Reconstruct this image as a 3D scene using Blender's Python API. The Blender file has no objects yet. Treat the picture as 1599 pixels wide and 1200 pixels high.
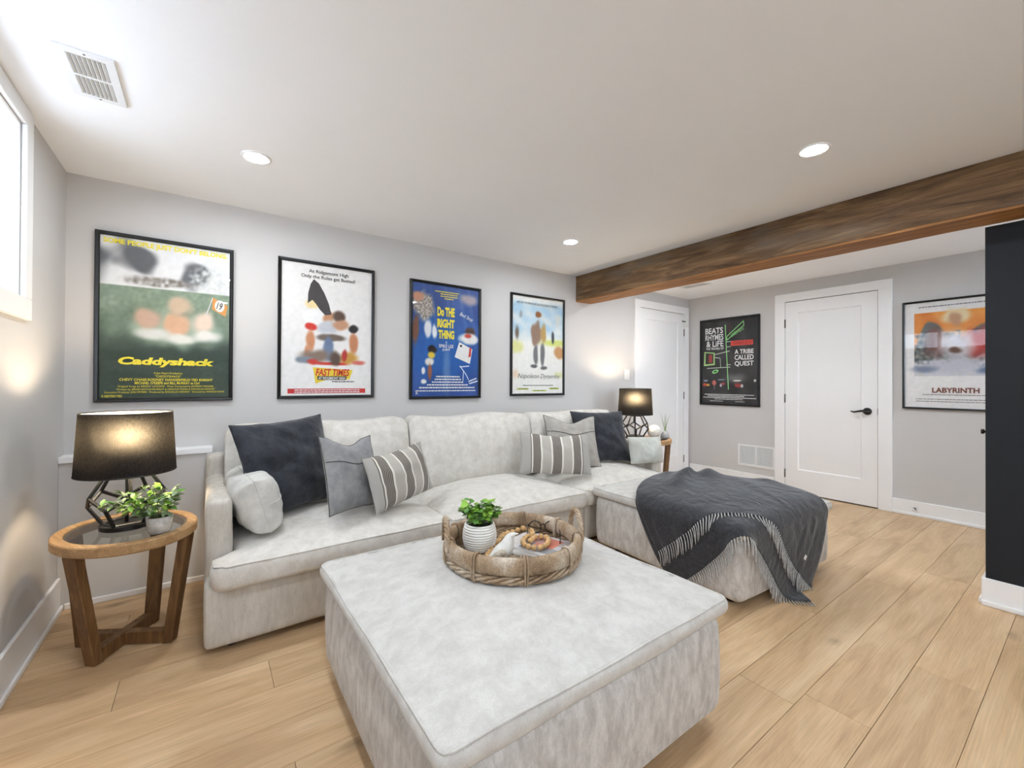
import bpy, bmesh, math, random
import numpy as np
from mathutils import Vector, Matrix, Euler, noise

random.seed(7)
scene = bpy.context.scene
COL = scene.collection
PI = math.pi
R = math.radians

# ------------------------------------------------------------------ camera, world, exposure
CAM_H = 1.15514
cam_d = bpy.data.cameras.new('camera')
cam = bpy.data.objects.new('camera', cam_d)
COL.objects.link(cam)
cam_d.sensor_width = 36.0
cam_d.lens = 665.67 / 1599 * 36.0
cam_d.shift_x = (799.5 - 798.62) / 1599
cam_d.shift_y = (593.62 - 600.0) / 1599
cam_d.clip_start = 0.02
_yaw, _pit, _rol = R(35.5768), R(0.3383), R(0.2847)
_F = Vector((math.sin(_yaw) * math.cos(_pit), math.cos(_yaw) * math.cos(_pit), math.sin(_pit)))
_R = Vector((math.cos(_yaw), -math.sin(_yaw), 0))
_U = _R.cross(_F)
_R2 = _R * math.cos(_rol) + _U * math.sin(_rol)
_U2 = _U * math.cos(_rol) - _R * math.sin(_rol)
cam.matrix_world = Matrix(((_R2.x, _U2.x, -_F.x, 0), (_R2.y, _U2.y, -_F.y, 0), (_R2.z, _U2.z, -_F.z, CAM_H), (0, 0, 0, 1)))
scene.camera = cam

world = bpy.data.worlds.new('world')
scene.world = world
world.use_nodes = True
world.node_tree.nodes['Background'].inputs[0].default_value = (0.79, 0.92, 1.08, 1)
world.node_tree.nodes['Background'].inputs[1].default_value = 9.0

vs = scene.view_settings
vs.view_transform = 'Standard'
vs.look = 'None'
vs.gamma = 1.0
vs.use_curve_mapping = False
vs.exposure = 0.84
scene.cycles.sample_clamp_indirect = 6.0
scene.cycles.use_light_tree = False
scene.cycles.adaptive_threshold = 0.03
scene.cycles.max_bounces = 6
scene.cycles.diffuse_bounces = 4
scene.cycles.glossy_bounces = 3
scene.cycles.transmission_bounces = 4
scene.cycles.transparent_max_bounces = 12
scene.cycles.caustics_reflective = False
scene.cycles.caustics_refractive = False

POT_POWER = 245.0        # radiance of a recessed downlight lens
LAMP_POWER = 150.0

# room dimensions
D, XL, XW, ZC, XB, ZB, YP = 3.1546, -0.6015, 5.0710, 2.2408, 3.0600, 1.9815, 3.0587
YS = -2.3                # wall behind the camera
XP = 3.345               # face of the navy partition

# ------------------------------------------------------------------ helpers: colour and materials
def lin(c):
    if isinstance(c, str):
        c = tuple(int(c[i:i + 2], 16) for i in (0, 2, 4))
    o = []
    for v in c[:3]:
        v = v / 255.0
        o.append(v / 12.92 if v <= 0.04045 else ((v + 0.055) / 1.055) ** 2.4)
    return (o[0], o[1], o[2], 1.0)

def new_mat(name):
    m = bpy.data.materials.new(name)
    m.use_nodes = True
    nt = m.node_tree
    b = nt.nodes['Principled BSDF']
    return m, nt, b

def L(nt, a, b):
    nt.links.new(a, b)

def plain(name, col, rough=0.6, metal=0.0, spec=0.5, noise_amt=0.06, nscale=8.0, bump=0.0, bscale=60.0, coat=0.0):
    m, nt, b = new_mat(name)
    c = lin(col)
    b.inputs['Roughness'].default_value = rough
    b.inputs['Metallic'].default_value = metal
    b.inputs['Specular IOR Level'].default_value = spec
    b.inputs['Coat Weight'].default_value = coat
    tc = nt.nodes.new('ShaderNodeTexCoord')
    n = nt.nodes.new('ShaderNodeTexNoise')
    n.inputs['Scale'].default_value = nscale
    n.inputs['Detail'].default_value = 4
    L(nt, tc.outputs['Object'], n.inputs['Vector'])
    r = nt.nodes.new('ShaderNodeValToRGB')
    r.color_ramp.elements[0].position = 0.3
    r.color_ramp.elements[1].position = 0.7
    r.color_ramp.elements[0].color = tuple(v * (1 - noise_amt) for v in c[:3]) + (1,)
    r.color_ramp.elements[1].color = tuple(min(1, v * (1 + noise_amt)) for v in c[:3]) + (1,)
    L(nt, n.outputs['Fac'], r.inputs['Fac'])
    L(nt, r.outputs['Color'], b.inputs['Base Color'])
    if bump > 0:
        n2 = nt.nodes.new('ShaderNodeTexNoise')
        n2.inputs['Scale'].default_value = bscale
        n2.inputs['Detail'].default_value = 3
        L(nt, tc.outputs['Object'], n2.inputs['Vector'])
        bp = nt.nodes.new('ShaderNodeBump')
        bp.inputs['Strength'].default_value = bump
        bp.inputs['Distance'].default_value = 0.004
        L(nt, n2.outputs['Fac'], bp.inputs['Height'])
        L(nt, bp.outputs['Normal'], b.inputs['Normal'])
    return m

def fabric(name, c1, c2, mottle=7.0, weave=420.0, sheen=0.3, bump=0.25, rough=0.9, stretch=(1, 1, 1), contrast=(0.35, 0.65), crease=0.0):
    m, nt, b = new_mat(name)
    b.inputs['Roughness'].default_value = rough
    b.inputs['Specular IOR Level'].default_value = 0.15
    b.inputs['Sheen Weight'].default_value = sheen
    b.inputs['Sheen Roughness'].default_value = 0.45
    tc = nt.nodes.new('ShaderNodeTexCoord')
    mp = nt.nodes.new('ShaderNodeMapping')
    mp.inputs['Scale'].default_value = stretch
    L(nt, tc.outputs['Object'], mp.inputs['Vector'])
    n = nt.nodes.new('ShaderNodeTexNoise')
    n.inputs['Scale'].default_value = mottle
    n.inputs['Detail'].default_value = 5
    n.inputs['Roughness'].default_value = 0.68
    n.inputs['Distortion'].default_value = 0.25
    L(nt, mp.outputs['Vector'], n.inputs['Vector'])
    r = nt.nodes.new('ShaderNodeValToRGB')
    r.color_ramp.elements[0].position = contrast[0]
    r.color_ramp.elements[1].position = contrast[1]
    r.color_ramp.elements[0].color = lin(c1)
    r.color_ramp.elements[1].color = lin(c2)
    L(nt, n.outputs['Fac'], r.inputs['Fac'])
    # weave
    w1 = nt.nodes.new('ShaderNodeTexNoise')
    w1.inputs['Scale'].default_value = weave
    w1.inputs['Detail'].default_value = 2
    L(nt, tc.outputs['Object'], w1.inputs['Vector'])
    mx = nt.nodes.new('ShaderNodeMix')
    mx.data_type = 'RGBA'
    mx.blend_type = 'MULTIPLY'
    mx.inputs[0].default_value = 0.35
    mr = nt.nodes.new('ShaderNodeMapRange')
    mr.inputs[1].default_value = 0.3
    mr.inputs[2].default_value = 0.7
    mr.inputs[3].default_value = 0.72
    mr.inputs[4].default_value = 1.15
    L(nt, w1.outputs['Fac'], mr.inputs[0])
    L(nt, r.outputs['Color'], mx.inputs[6])
    L(nt, mr.outputs[0], mx.inputs[7])
    L(nt, mx.outputs[2], b.inputs['Base Color'])
    bp = nt.nodes.new('ShaderNodeBump')
    bp.inputs['Strength'].default_value = bump
    bp.inputs['Distance'].default_value = 0.0015
    L(nt, w1.outputs['Fac'], bp.inputs['Height'])
    last = bp
    if crease > 0:
        n3 = nt.nodes.new('ShaderNodeTexNoise')
        n3.inputs['Scale'].default_value = 9.0
        n3.inputs['Detail'].default_value = 4
        n3.inputs['Distortion'].default_value = 1.2
        L(nt, tc.outputs['Object'], n3.inputs['Vector'])
        bp2 = nt.nodes.new('ShaderNodeBump')
        bp2.inputs['Strength'].default_value = crease
        bp2.inputs['Distance'].default_value = 0.02
        L(nt, n3.outputs['Fac'], bp2.inputs['Height'])
        L(nt, bp.outputs['Normal'], bp2.inputs['Normal'])
        last = bp2
    L(nt, last.outputs['Normal'], b.inputs['Normal'])
    return m

def wood(name, dark, mid, light, axis='X', scale=2.2, rough=0.5, per_object=False, knots=False, bump=0.12, stretch=9.0, var=0.12, world_pos=False, worn=0.0, grain=0.45):
    m, nt, b = new_mat(name)
    b.inputs['Roughness'].default_value = rough
    b.inputs['Specular IOR Level'].default_value = 0.35
    if world_pos:
        g = nt.nodes.new('ShaderNodeNewGeometry')
        vec = g.outputs['Position']
    else:
        tc = nt.nodes.new('ShaderNodeTexCoord')
        vec = tc.outputs['Object']
    mp = nt.nodes.new('ShaderNodeMapping')
    s = {'X': (1, stretch, stretch), 'Y': (stretch, 1, stretch), 'Z': (stretch, stretch, 1)}[axis]
    mp.inputs['Scale'].default_value = s
    L(nt, vec, mp.inputs['Vector'])
    oi = None
    if per_object:
        oi = nt.nodes.new('ShaderNodeObjectInfo')
        cb = nt.nodes.new('ShaderNodeMath')
        cb.operation = 'MULTIPLY'
        cb.inputs[1].default_value = 137.0
        L(nt, oi.outputs['Random'], cb.inputs[0])
        cx = nt.nodes.new('ShaderNodeCombineXYZ')
        for k in range(3):
            L(nt, cb.outputs[0], cx.inputs[k])
        va = nt.nodes.new('ShaderNodeVectorMath')
        va.operation = 'ADD'
        L(nt, mp.outputs['Vector'], va.inputs[0])
        L(nt, cx.outputs[0], va.inputs[1])
        vec2 = va.outputs[0]
    else:
        vec2 = mp.outputs['Vector']
    n = nt.nodes.new('ShaderNodeTexNoise')
    n.inputs['Scale'].default_value = scale
    n.inputs['Detail'].default_value = 6
    n.inputs['Roughness'].default_value = 0.62
    n.inputs['Distortion'].default_value = 0.9
    L(nt, vec2, n.inputs['Vector'])
    r = nt.nodes.new('ShaderNodeValToRGB')
    e = r.color_ramp.elements
    e[0].position = 0.28
    e[0].color = lin(dark)
    e[1].position = 0.72
    e[1].color = lin(light)
    em = r.color_ramp.elements.new(0.5)
    em.color = lin(mid)
    L(nt, n.outputs['Fac'], r.inputs['Fac'])
    col = r.outputs['Color']
    # fine pores
    mp2 = nt.nodes.new('ShaderNodeMapping')
    s2 = {'X': (1.5, 60, 60), 'Y': (60, 1.5, 60), 'Z': (60, 60, 1.5)}[axis]
    mp2.inputs['Scale'].default_value = s2
    L(nt, vec, mp2.inputs['Vector'])
    n2 = nt.nodes.new('ShaderNodeTexNoise')
    n2.inputs['Scale'].default_value = 3.0
    n2.inputs['Detail'].default_value = 3
    L(nt, mp2.outputs['Vector'], n2.inputs['Vector'])
    mr = nt.nodes.new('ShaderNodeMapRange')
    mr.inputs[1].default_value = 0.3
    mr.inputs[2].default_value = 0.7
    mr.inputs[3].default_value = 1.0 - grain * 0.4
    mr.inputs[4].default_value = 1.0 + grain * 0.15
    L(nt, n2.outputs['Fac'], mr.inputs[0])
    mx = nt.nodes.new('ShaderNodeMix')
    mx.data_type = 'RGBA'
    mx.blend_type = 'MULTIPLY'
    mx.inputs[0].default_value = 1.0
    L(nt, col, mx.inputs[6])
    L(nt, mr.outputs[0], mx.inputs[7])
    col = mx.outputs[2]
    if per_object:
        mr2 = nt.nodes.new('ShaderNodeMapRange')
        mr2.inputs[3].default_value = 1.0 - var
        mr2.inputs[4].default_value = 1.0 + var
        L(nt, oi.outputs['Random'], mr2.inputs[0])
        mx2 = nt.nodes.new('ShaderNodeMix')
        mx2.data_type = 'RGBA'
        mx2.blend_type = 'MULTIPLY'
        mx2.inputs[0].default_value = 1.0
        L(nt, col, mx2.inputs[6])
        L(nt, mr2.outputs[0], mx2.inputs[7])
        col = mx2.outputs[2]
    if knots:
        mpk = nt.nodes.new('ShaderNodeMapping')
        mpk.inputs['Scale'].default_value = {'X': (1.0, 2.2, 2.2), 'Y': (2.2, 1.0, 2.2), 'Z': (2.2, 2.2, 1)}[axis]
        L(nt, vec, mpk.inputs['Vector'])
        vo = nt.nodes.new('ShaderNodeTexVoronoi')
        vo.inputs['Scale'].default_value = 1.9
        L(nt, mpk.outputs['Vector'], vo.inputs['Vector'])
        nk = nt.nodes.new('ShaderNodeTexNoise')
        nk.inputs['Scale'].default_value = 14.0
        L(nt, vec, nk.inputs['Vector'])
        ad = nt.nodes.new('ShaderNodeMath')
        ad.operation = 'MULTIPLY_ADD'
        ad.inputs[1].default_value = 0.12
        L(nt, nk.outputs['Fac'], ad.inputs[0])
        L(nt, vo.outputs['Distance'], ad.inputs[2])
        mk = nt.nodes.new('ShaderNodeMapRange')
        mk.inputs[1].default_value = 0.08
        mk.inputs[2].default_value = 0.19
        mk.inputs[3].default_value = 0.62
        mk.inputs[4].default_value = 1.0
        L(nt, ad.outputs[0], mk.inputs[0])
        mx3 = nt.nodes.new('ShaderNodeMix')
        mx3.data_type = 'RGBA'
        mx3.blend_type = 'MULTIPLY'
        mx3.inputs[0].default_value = 1.0
        L(nt, col, mx3.inputs[6])
        L(nt, mk.outputs[0], mx3.inputs[7])
        col = mx3.outputs[2]
    if worn > 0:
        nw = nt.nodes.new('ShaderNodeTexNoise')
        nw.inputs['Scale'].default_value = 1.7
        nw.inputs['Detail'].default_value = 6
        mpw = nt.nodes.new('ShaderNodeMapping')
        mpw.inputs['Scale'].default_value = {'X': (1, 4, 4), 'Y': (4, 1, 4), 'Z': (4, 4, 1)}[axis]
        L(nt, vec, mpw.inputs['Vector'])
        L(nt, mpw.outputs['Vector'], nw.inputs['Vector'])
        mw = nt.nodes.new('ShaderNodeMapRange')
        mw.inputs[1].default_value = 0.5
        mw.inputs[2].default_value = 0.7
        mw.inputs[3].default_value = 0.0
        mw.inputs[4].default_value = worn
        L(nt, nw.outputs['Fac'], mw.inputs[0])
        mxw = nt.nodes.new('ShaderNodeMix')
        mxw.data_type = 'RGBA'
        L(nt, mw.outputs[0], mxw.inputs[0])
        L(nt, col, mxw.inputs[6])
        mxw.inputs[7].default_value = lin((122, 112, 100))
        col = mxw.outputs[2]
    L(nt, col, b.inputs['Base Color'])
    bp = nt.nodes.new('ShaderNodeBump')
    bp.inputs['Strength'].default_value = bump
    bp.inputs['Distance'].default_value = 0.002
    L(nt, n2.outputs['Fac'], bp.inputs['Height'])
    L(nt, bp.outputs['Normal'], b.inputs['Normal'])
    return m

def emit(name, col, strength):
    m = bpy.data.materials.new(name)
    m.use_nodes = True
    nt = m.node_tree
    nt.nodes.clear()
    o = nt.nodes.new('ShaderNodeOutputMaterial')
    e = nt.nodes.new('ShaderNodeEmission')
    e.inputs[0].default_value = col
    e.inputs[1].default_value = strength
    L(nt, e.outputs[0], o.inputs[0])
    return m

def pane_glass(name, tint=(1, 1, 1, 1), rough=0.02, ior=1.45):
    m = bpy.data.materials.new(name)
    m.use_nodes = True
    nt = m.node_tree
    nt.nodes.clear()
    o = nt.nodes.new('ShaderNodeOutputMaterial')
    t = nt.nodes.new('ShaderNodeBsdfTransparent')
    t.inputs[0].default_value = tint
    g = nt.nodes.new('ShaderNodeBsdfGlossy')
    g.inputs['Roughness'].default_value = rough
    f = nt.nodes.new('ShaderNodeFresnel')
    f.inputs[0].default_value = ior
    mx = nt.nodes.new('ShaderNodeMixShader')
    gm = nt.nodes.new('ShaderNodeNewGeometry')      # reflect on the outer face only; the sheet is too thin to trap light
    sb = nt.nodes.new('ShaderNodeMath')
    sb.operation = 'SUBTRACT'
    sb.use_clamp = True
    L(nt, f.outputs[0], sb.inputs[0])
    L(nt, gm.outputs['Backfacing'], sb.inputs[1])
    L(nt, sb.outputs[0], mx.inputs[0])
    L(nt, t.outputs[0], mx.inputs[1])
    L(nt, g.outputs[0], mx.inputs[2])
    L(nt, mx.outputs[0], o.inputs[0])
    return m

def attr_mat(name, rough=0.55):
    m, nt, b = new_mat(name)
    b.inputs['Roughness'].default_value = rough
    a = nt.nodes.new('ShaderNodeAttribute')
    a.attribute_name = 'Col'
    tc = nt.nodes.new('ShaderNodeTexCoord')
    n = nt.nodes.new('ShaderNodeTexNoise')
    n.inputs['Scale'].default_value = 30
    L(nt, tc.outputs['Object'], n.inputs['Vector'])
    mr = nt.nodes.new('ShaderNodeMapRange')
    mr.inputs[3].default_value = 0.9
    mr.inputs[4].default_value = 1.1
    L(nt, n.outputs['Fac'], mr.inputs[0])
    mx = nt.nodes.new('ShaderNodeMix')
    mx.data_type = 'RGBA'
    mx.blend_type = 'MULTIPLY'
    mx.inputs[0].default_value = 1.0
    L(nt, a.outputs['Color'], mx.inputs[6])
    L(nt, mr.outputs[0], mx.inputs[7])
    L(nt, mx.outputs[2], b.inputs['Base Color'])
    return m

M = {}
M['wall'] = plain('wall_paint', (206, 203, 201), 0.75, noise_amt=0.015, nscale=3, bump=0.05, bscale=220)
M['ceiling'] = plain('ceiling_paint', (247, 247, 248), 0.85, noise_amt=0.01, nscale=2, bump=0.04, bscale=160)
M['trim'] = plain('white_trim', (244, 243, 243), 0.45, noise_amt=0.01, nscale=4)
M['navy_wall'] = plain('navy_paint', (12, 17, 25), 0.7, noise_amt=0.06, nscale=4, bump=0.06, bscale=200)
M['bounce_ground'] = plain('pale_bounce_ground', (208, 211, 216), 0.95, noise_amt=0.04)  # added ground, kept pale to bounce daylight up to the ceiling
M['subfloor'] = plain('subfloor', (110, 84, 58), 0.9)
M['plank'] = wood('oak_plank', (182, 148, 110), (206, 172, 132), (220, 190, 152), 'X', 1.5, 0.42, per_object=True, knots=True, world_pos=True, var=0.08, bump=0.05, stretch=7.0, grain=0.35)
M['beam'] = wood('beam_face_wood', (66, 47, 31), (110, 82, 54), (146, 114, 80), 'Y', 2.4, 0.7, stretch=8, knots=True, bump=0.5, worn=0.45, grain=0.8)
M['beam_under'] = wood('beam_under_wood', (120, 78, 42), (160, 110, 62), (186, 136, 84), 'Y', 2.4, 0.65, stretch=9, bump=0.4, grain=0.8)
M['table_wood'] = wood('table_oak', (146, 112, 74), (178, 141, 98), (198, 165, 122), 'X', 4.0, 0.5, stretch=5, bump=0.2, grain=0.6)
M['leg_wood'] = wood('table_leg_oak', (88, 60, 36), (118, 84, 51), (142, 106, 68), 'Z', 4.0, 0.5, stretch=7, bump=0.25, grain=0.7)
M['sofa'] = fabric('sofa_linen', (206, 200, 191), (224, 219, 211), 18, 480, 0.25, 0.3, crease=0.12)
M['sofa_base'] = fabric('sofa_base_linen', (190, 183, 172), (212, 205, 195), 26, 300, 0.2, 0.5, stretch=(1, 1, 0.25))
M['velvet'] = fabric('ottoman_chenille', (195, 191, 185), (211, 208, 202), 16, 420, 0.3, 0.35, contrast=(0.36, 0.62), crease=0.12)
M['velvet_base'] = fabric('ottoman_base_chenille', (180, 174, 168), (214, 209, 203), 30, 420, 0.3, 0.4, stretch=(1, 1, 0.42), contrast=(0.36, 0.62), crease=0.08)
M['navy'] = fabric('navy_velvet', (38, 40, 46), (60, 62, 69), 9, 350, 0.35, 0.15, 0.7, crease=0.55)
M['grey_linen'] = fabric('grey_linen', (132, 132, 134), (158, 157, 157), 14, 520, 0.2, 0.45, crease=0.1)
M['taupe_linen'] = fabric('taupe_linen', (160, 154, 146), (182, 177, 169), 14, 520, 0.2, 0.4, crease=0.08)
M['pale_pillow'] = fabric('pale_pillow_linen', (196, 193, 187), (222, 219, 213), 9, 480, 0.25, 0.3, crease=0.15)
M['sage_pillow'] = fabric('sage_pillow_linen', (178, 178, 169), (204, 204, 196), 9, 480, 0.25, 0.3, crease=0.15)
M['wool'] = fabric('charcoal_wool', (46, 46, 49), (66, 66, 70), 60, 500, 0.4, 0.5, 0.95, crease=0.6)
M['fringe'] = fabric('grey_fringe', (158, 157, 155), (206, 204, 200), 60, 500, 0.3, 0.3, 0.95)
M['black_metal'] = plain('black_metal', (22, 21, 22), 0.42, noise_amt=0.1, spec=0.5)
M['black_frame'] = plain('black_frame', (13, 12, 12), 0.30, noise_amt=0.05, spec=0.4)
M['dark_foot'] = plain('dark_foot', (28, 24, 22), 0.6)
M['glass'] = pane_glass('poster_glazing', ior=1.32)
M['table_glass'] = pane_glass('table_glass', (0.80, 0.83, 0.84, 1), 0.03, 2.0)
M['win_glass'] = pane_glass('window_glass')
M['ink'] = attr_mat('poster_ink')
M['white_ceramic'] = plain('white_ceramic', (232, 228, 220), 0.5, noise_amt=0.03, nscale=20)
M['bird_glaze'] = plain('bird_glaze', (226, 222, 214), 0.45, noise_amt=0.12, nscale=40)
M['wing_glaze'] = plain('antiqued_wing_glaze', (196, 186, 168), 0.5, noise_amt=0.3, nscale=70)
M['bead'] = wood('bead_wood', (196, 150, 96), (216, 174, 120), (230, 196, 148), 'Z', 14, 0.55, per_object=True, var=0.12)
M['soil'] = plain('moss_soil', (48, 44, 30), 0.95)
M['leaf_bright'] = plain('leaf_bright', (142, 188, 62), 0.5, noise_amt=0.25, nscale=30)
M['leaf_mid'] = plain('leaf_mid', (98, 148, 60), 0.5, noise_amt=0.25, nscale=30)
M['leaf_dusty'] = plain('leaf_dusty', (138, 158, 120), 0.6, noise_amt=0.2, nscale=30)
M['stem'] = plain('stem', (86, 104, 60), 0.7)
M['grey_vase'] = plain('grey_vase', (160, 160, 162), 0.5)
M['orb'] = plain('orb_shell', (236, 232, 222), 0.5, noise_amt=0.08, nscale=30, bump=0.4, bscale=60)
M['vent'] = plain('vent_enamel', (232, 231, 230), 0.4, noise_amt=0.01)
M['vent_dark'] = plain('vent_shadow', (96, 96, 98), 0.9)
M['steel'] = plain('hinge_steel', (120, 118, 114), 0.35, metal=0.9)
M['switch'] = plain('switch_plastic', (240, 239, 236), 0.35, noise_amt=0.01)
M['glossy_print'] = attr_mat('magazine_print', 0.25)
M['paper'] = plain('paper', (226, 222, 214), 0.7)
M['tortoise'] = plain('tortoise_acetate', (34, 22, 20), 0.2, noise_amt=0.5, nscale=60)
M['lens'] = pane_glass('spectacle_lens')
M['pot_lens'] = emit('downlight_lens', (0.88, 0.95, 1.0, 1), POT_POWER)
M['bulb'] = emit('lamp_bulb', (1.0, 0.80, 0.56, 1), LAMP_POWER)

def wicker(name):
    m, nt, b = new_mat(name)
    b.inputs['Roughness'].default_value = 0.6
    tc = nt.nodes.new('ShaderNodeTexCoord')
    n = nt.nodes.new('ShaderNodeTexNoise')
    n.inputs['Scale'].default_value = 9
    n.inputs['Detail'].default_value = 5
    L(nt, tc.outputs['Object'], n.inputs['Vector'])
    r = nt.nodes.new('ShaderNodeValToRGB')
    e = r.color_ramp.elements
    e[0].position = 0.3
    e[0].color = lin((124, 97, 71))
    e[1].position = 0.7
    e[1].color = lin((204, 189, 170))
    k = e.new(0.5)
    k.color = lin((166, 140, 111))
    L(nt, n.outputs['Fac'], r.inputs['Fac'])
    n2 = nt.nodes.new('ShaderNodeTexNoise')
    n2.inputs['Scale'].default_value = 120
    L(nt, tc.outputs['Object'], n2.inputs['Vector'])
    mr = nt.nodes.new('ShaderNodeMapRange')
    mr.inputs[1].default_value = 0.3
    mr.inputs[2].default_value = 0.7
    mr.inputs[3].default_value = 0.72
    mr.inputs[4].default_value = 1.15
    L(nt, n2.outputs['Fac'], mr.inputs[0])
    mx = nt.nodes.new('ShaderNodeMix')
    mx.data_type = 'RGBA'
    mx.blend_type = 'MULTIPLY'
    mx.inputs[0].default_value = 1
    L(nt, r.outputs['Color'], mx.inputs[6])
    L(nt, mr.outputs[0], mx.inputs[7])
    L(nt, mx.outputs[2], b.inputs['Base Color'])
    return m
M['wicker'] = wicker('rattan')

def shade_mat(name):
    """Dark woven lamp shade with a pale lining, letting some light through."""
    m = bpy.data.materials.new(name)
    m.use_nodes = True
    nt = m.node_tree
    nt.nodes.clear()
    o = nt.nodes.new('ShaderNodeOutputMaterial')
    tc = nt.nodes.new('ShaderNodeTexCoord')
    ws = []
    for sc in ((70, 70, 900), (420, 420, 60)):           # slubby weft and warp threads
        mp = nt.nodes.new('ShaderNodeMapping')
        mp.inputs['Scale'].default_value = sc
        L(nt, tc.outputs['Object'], mp.inputs['Vector'])
        w = nt.nodes.new('ShaderNodeTexNoise')
        w.inputs['Scale'].default_value = 1.0
        w.inputs['Detail'].default_value = 2
        L(nt, mp.outputs['Vector'], w.inputs['Vector'])
        ws.append(w)
    av = nt.nodes.new('ShaderNodeMath')
    av.operation = 'ADD'
    L(nt, ws[0].outputs['Fac'], av.inputs[0])
    L(nt, ws[1].outputs['Fac'], av.inputs[1])
    hv = nt.nodes.new('ShaderNodeMath')
    hv.operation = 'MULTIPLY'
    hv.inputs[1].default_value = 0.5
    L(nt, av.outputs[0], hv.inputs[0])
    r = nt.nodes.new('ShaderNodeValToRGB')
    r.color_ramp.elements[0].position = 0.38
    r.color_ramp.elements[1].position = 0.62
    r.color_ramp.elements[0].color = (0.075, 0.07, 0.06, 1)
    r.color_ramp.elements[1].color = (0.21, 0.20, 0.175, 1)
    L(nt, hv.outputs[0], r.inputs['Fac'])
    d = nt.nodes.new('ShaderNodeBsdfDiffuse')
    d.inputs[0].default_value = (0.03, 0.03, 0.033, 1)
    t1 = nt.nodes.new('ShaderNodeBsdfRefraction')
    t1.inputs['IOR'].default_value = 1.35
    t1.inputs['Roughness'].default_value = 0.85
    L(nt, r.outputs['Color'], t1.inputs[0])
    t2 = nt.nodes.new('ShaderNodeBsdfTranslucent')
    L(nt, r.outputs['Color'], t2.inputs[0])
    t = nt.nodes.new('ShaderNodeMixShader')
    t.inputs[0].default_value = 0.5
    L(nt, t1.outputs[0], t.inputs[1])
    L(nt, t2.outputs[0], t.inputs[2])
    mx = nt.nodes.new('ShaderNodeMixShader')
    mx.inputs[0].default_value = 0.55
    L(nt, d.outputs[0], mx.inputs[1])
    L(nt, t.outputs[0], mx.inputs[2])
    L(nt, mx.outputs[0], o.inputs[0])
    return m
M['shade'] = shade_mat('shade_weave')
M['shade_lining'] = None

def lining_mat(name):
    m = bpy.data.materials.new(name)
    m.use_nodes = True
    nt = m.node_tree
    nt.nodes.clear()
    o = nt.nodes.new('ShaderNodeOutputMaterial')
    d = nt.nodes.new('ShaderNodeBsdfDiffuse')
    d.inputs[0].default_value = (0.8, 0.78, 0.74, 1)
    t = nt.nodes.new('ShaderNodeBsdfRefraction')
    t.inputs['IOR'].default_value = 1.35
    t.inputs['Roughness'].default_value = 0.85
    t.inputs[0].default_value = (0.85, 0.80, 0.72, 1)
    mx = nt.nodes.new('ShaderNodeMixShader')
    mx.inputs[0].default_value = 0.4
    L(nt, d.outputs[0], mx.inputs[1])
    L(nt, t.outputs[0], mx.inputs[2])
    L(nt, mx.outputs[0], o.inputs[0])
    return m
M['shade_lining'] = lining_mat('shade_lining')

# ------------------------------------------------------------------ helpers: objects
def tag(o, label=None, cat=None, group=None, kind=None):
    if label:
        o['label'] = label
    if cat:
        o['category'] = cat
    if group:
        o['group'] = group
    if kind:
        o['kind'] = kind
    return o

def empty(name, loc=(0, 0, 0), rotz=0.0, rot=None):
    o = bpy.data.objects.new(name, None)
    COL.objects.link(o)
    o.empty_display_size = 0.05
    o.location = loc
    o.rotation_euler = rot if rot else (0, 0, rotz)
    return o

def link(name, me, mat=None, parent=None, loc=(0, 0, 0), rot=(0, 0, 0)):
    o = bpy.data.objects.new(name, me)
    COL.objects.link(o)
    if mat is not None and len(me.materials) == 0:
        me.materials.append(mat)
    o.location = loc
    o.rotation_euler = rot
    if parent is not None:
        o.parent = parent
    return o

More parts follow.
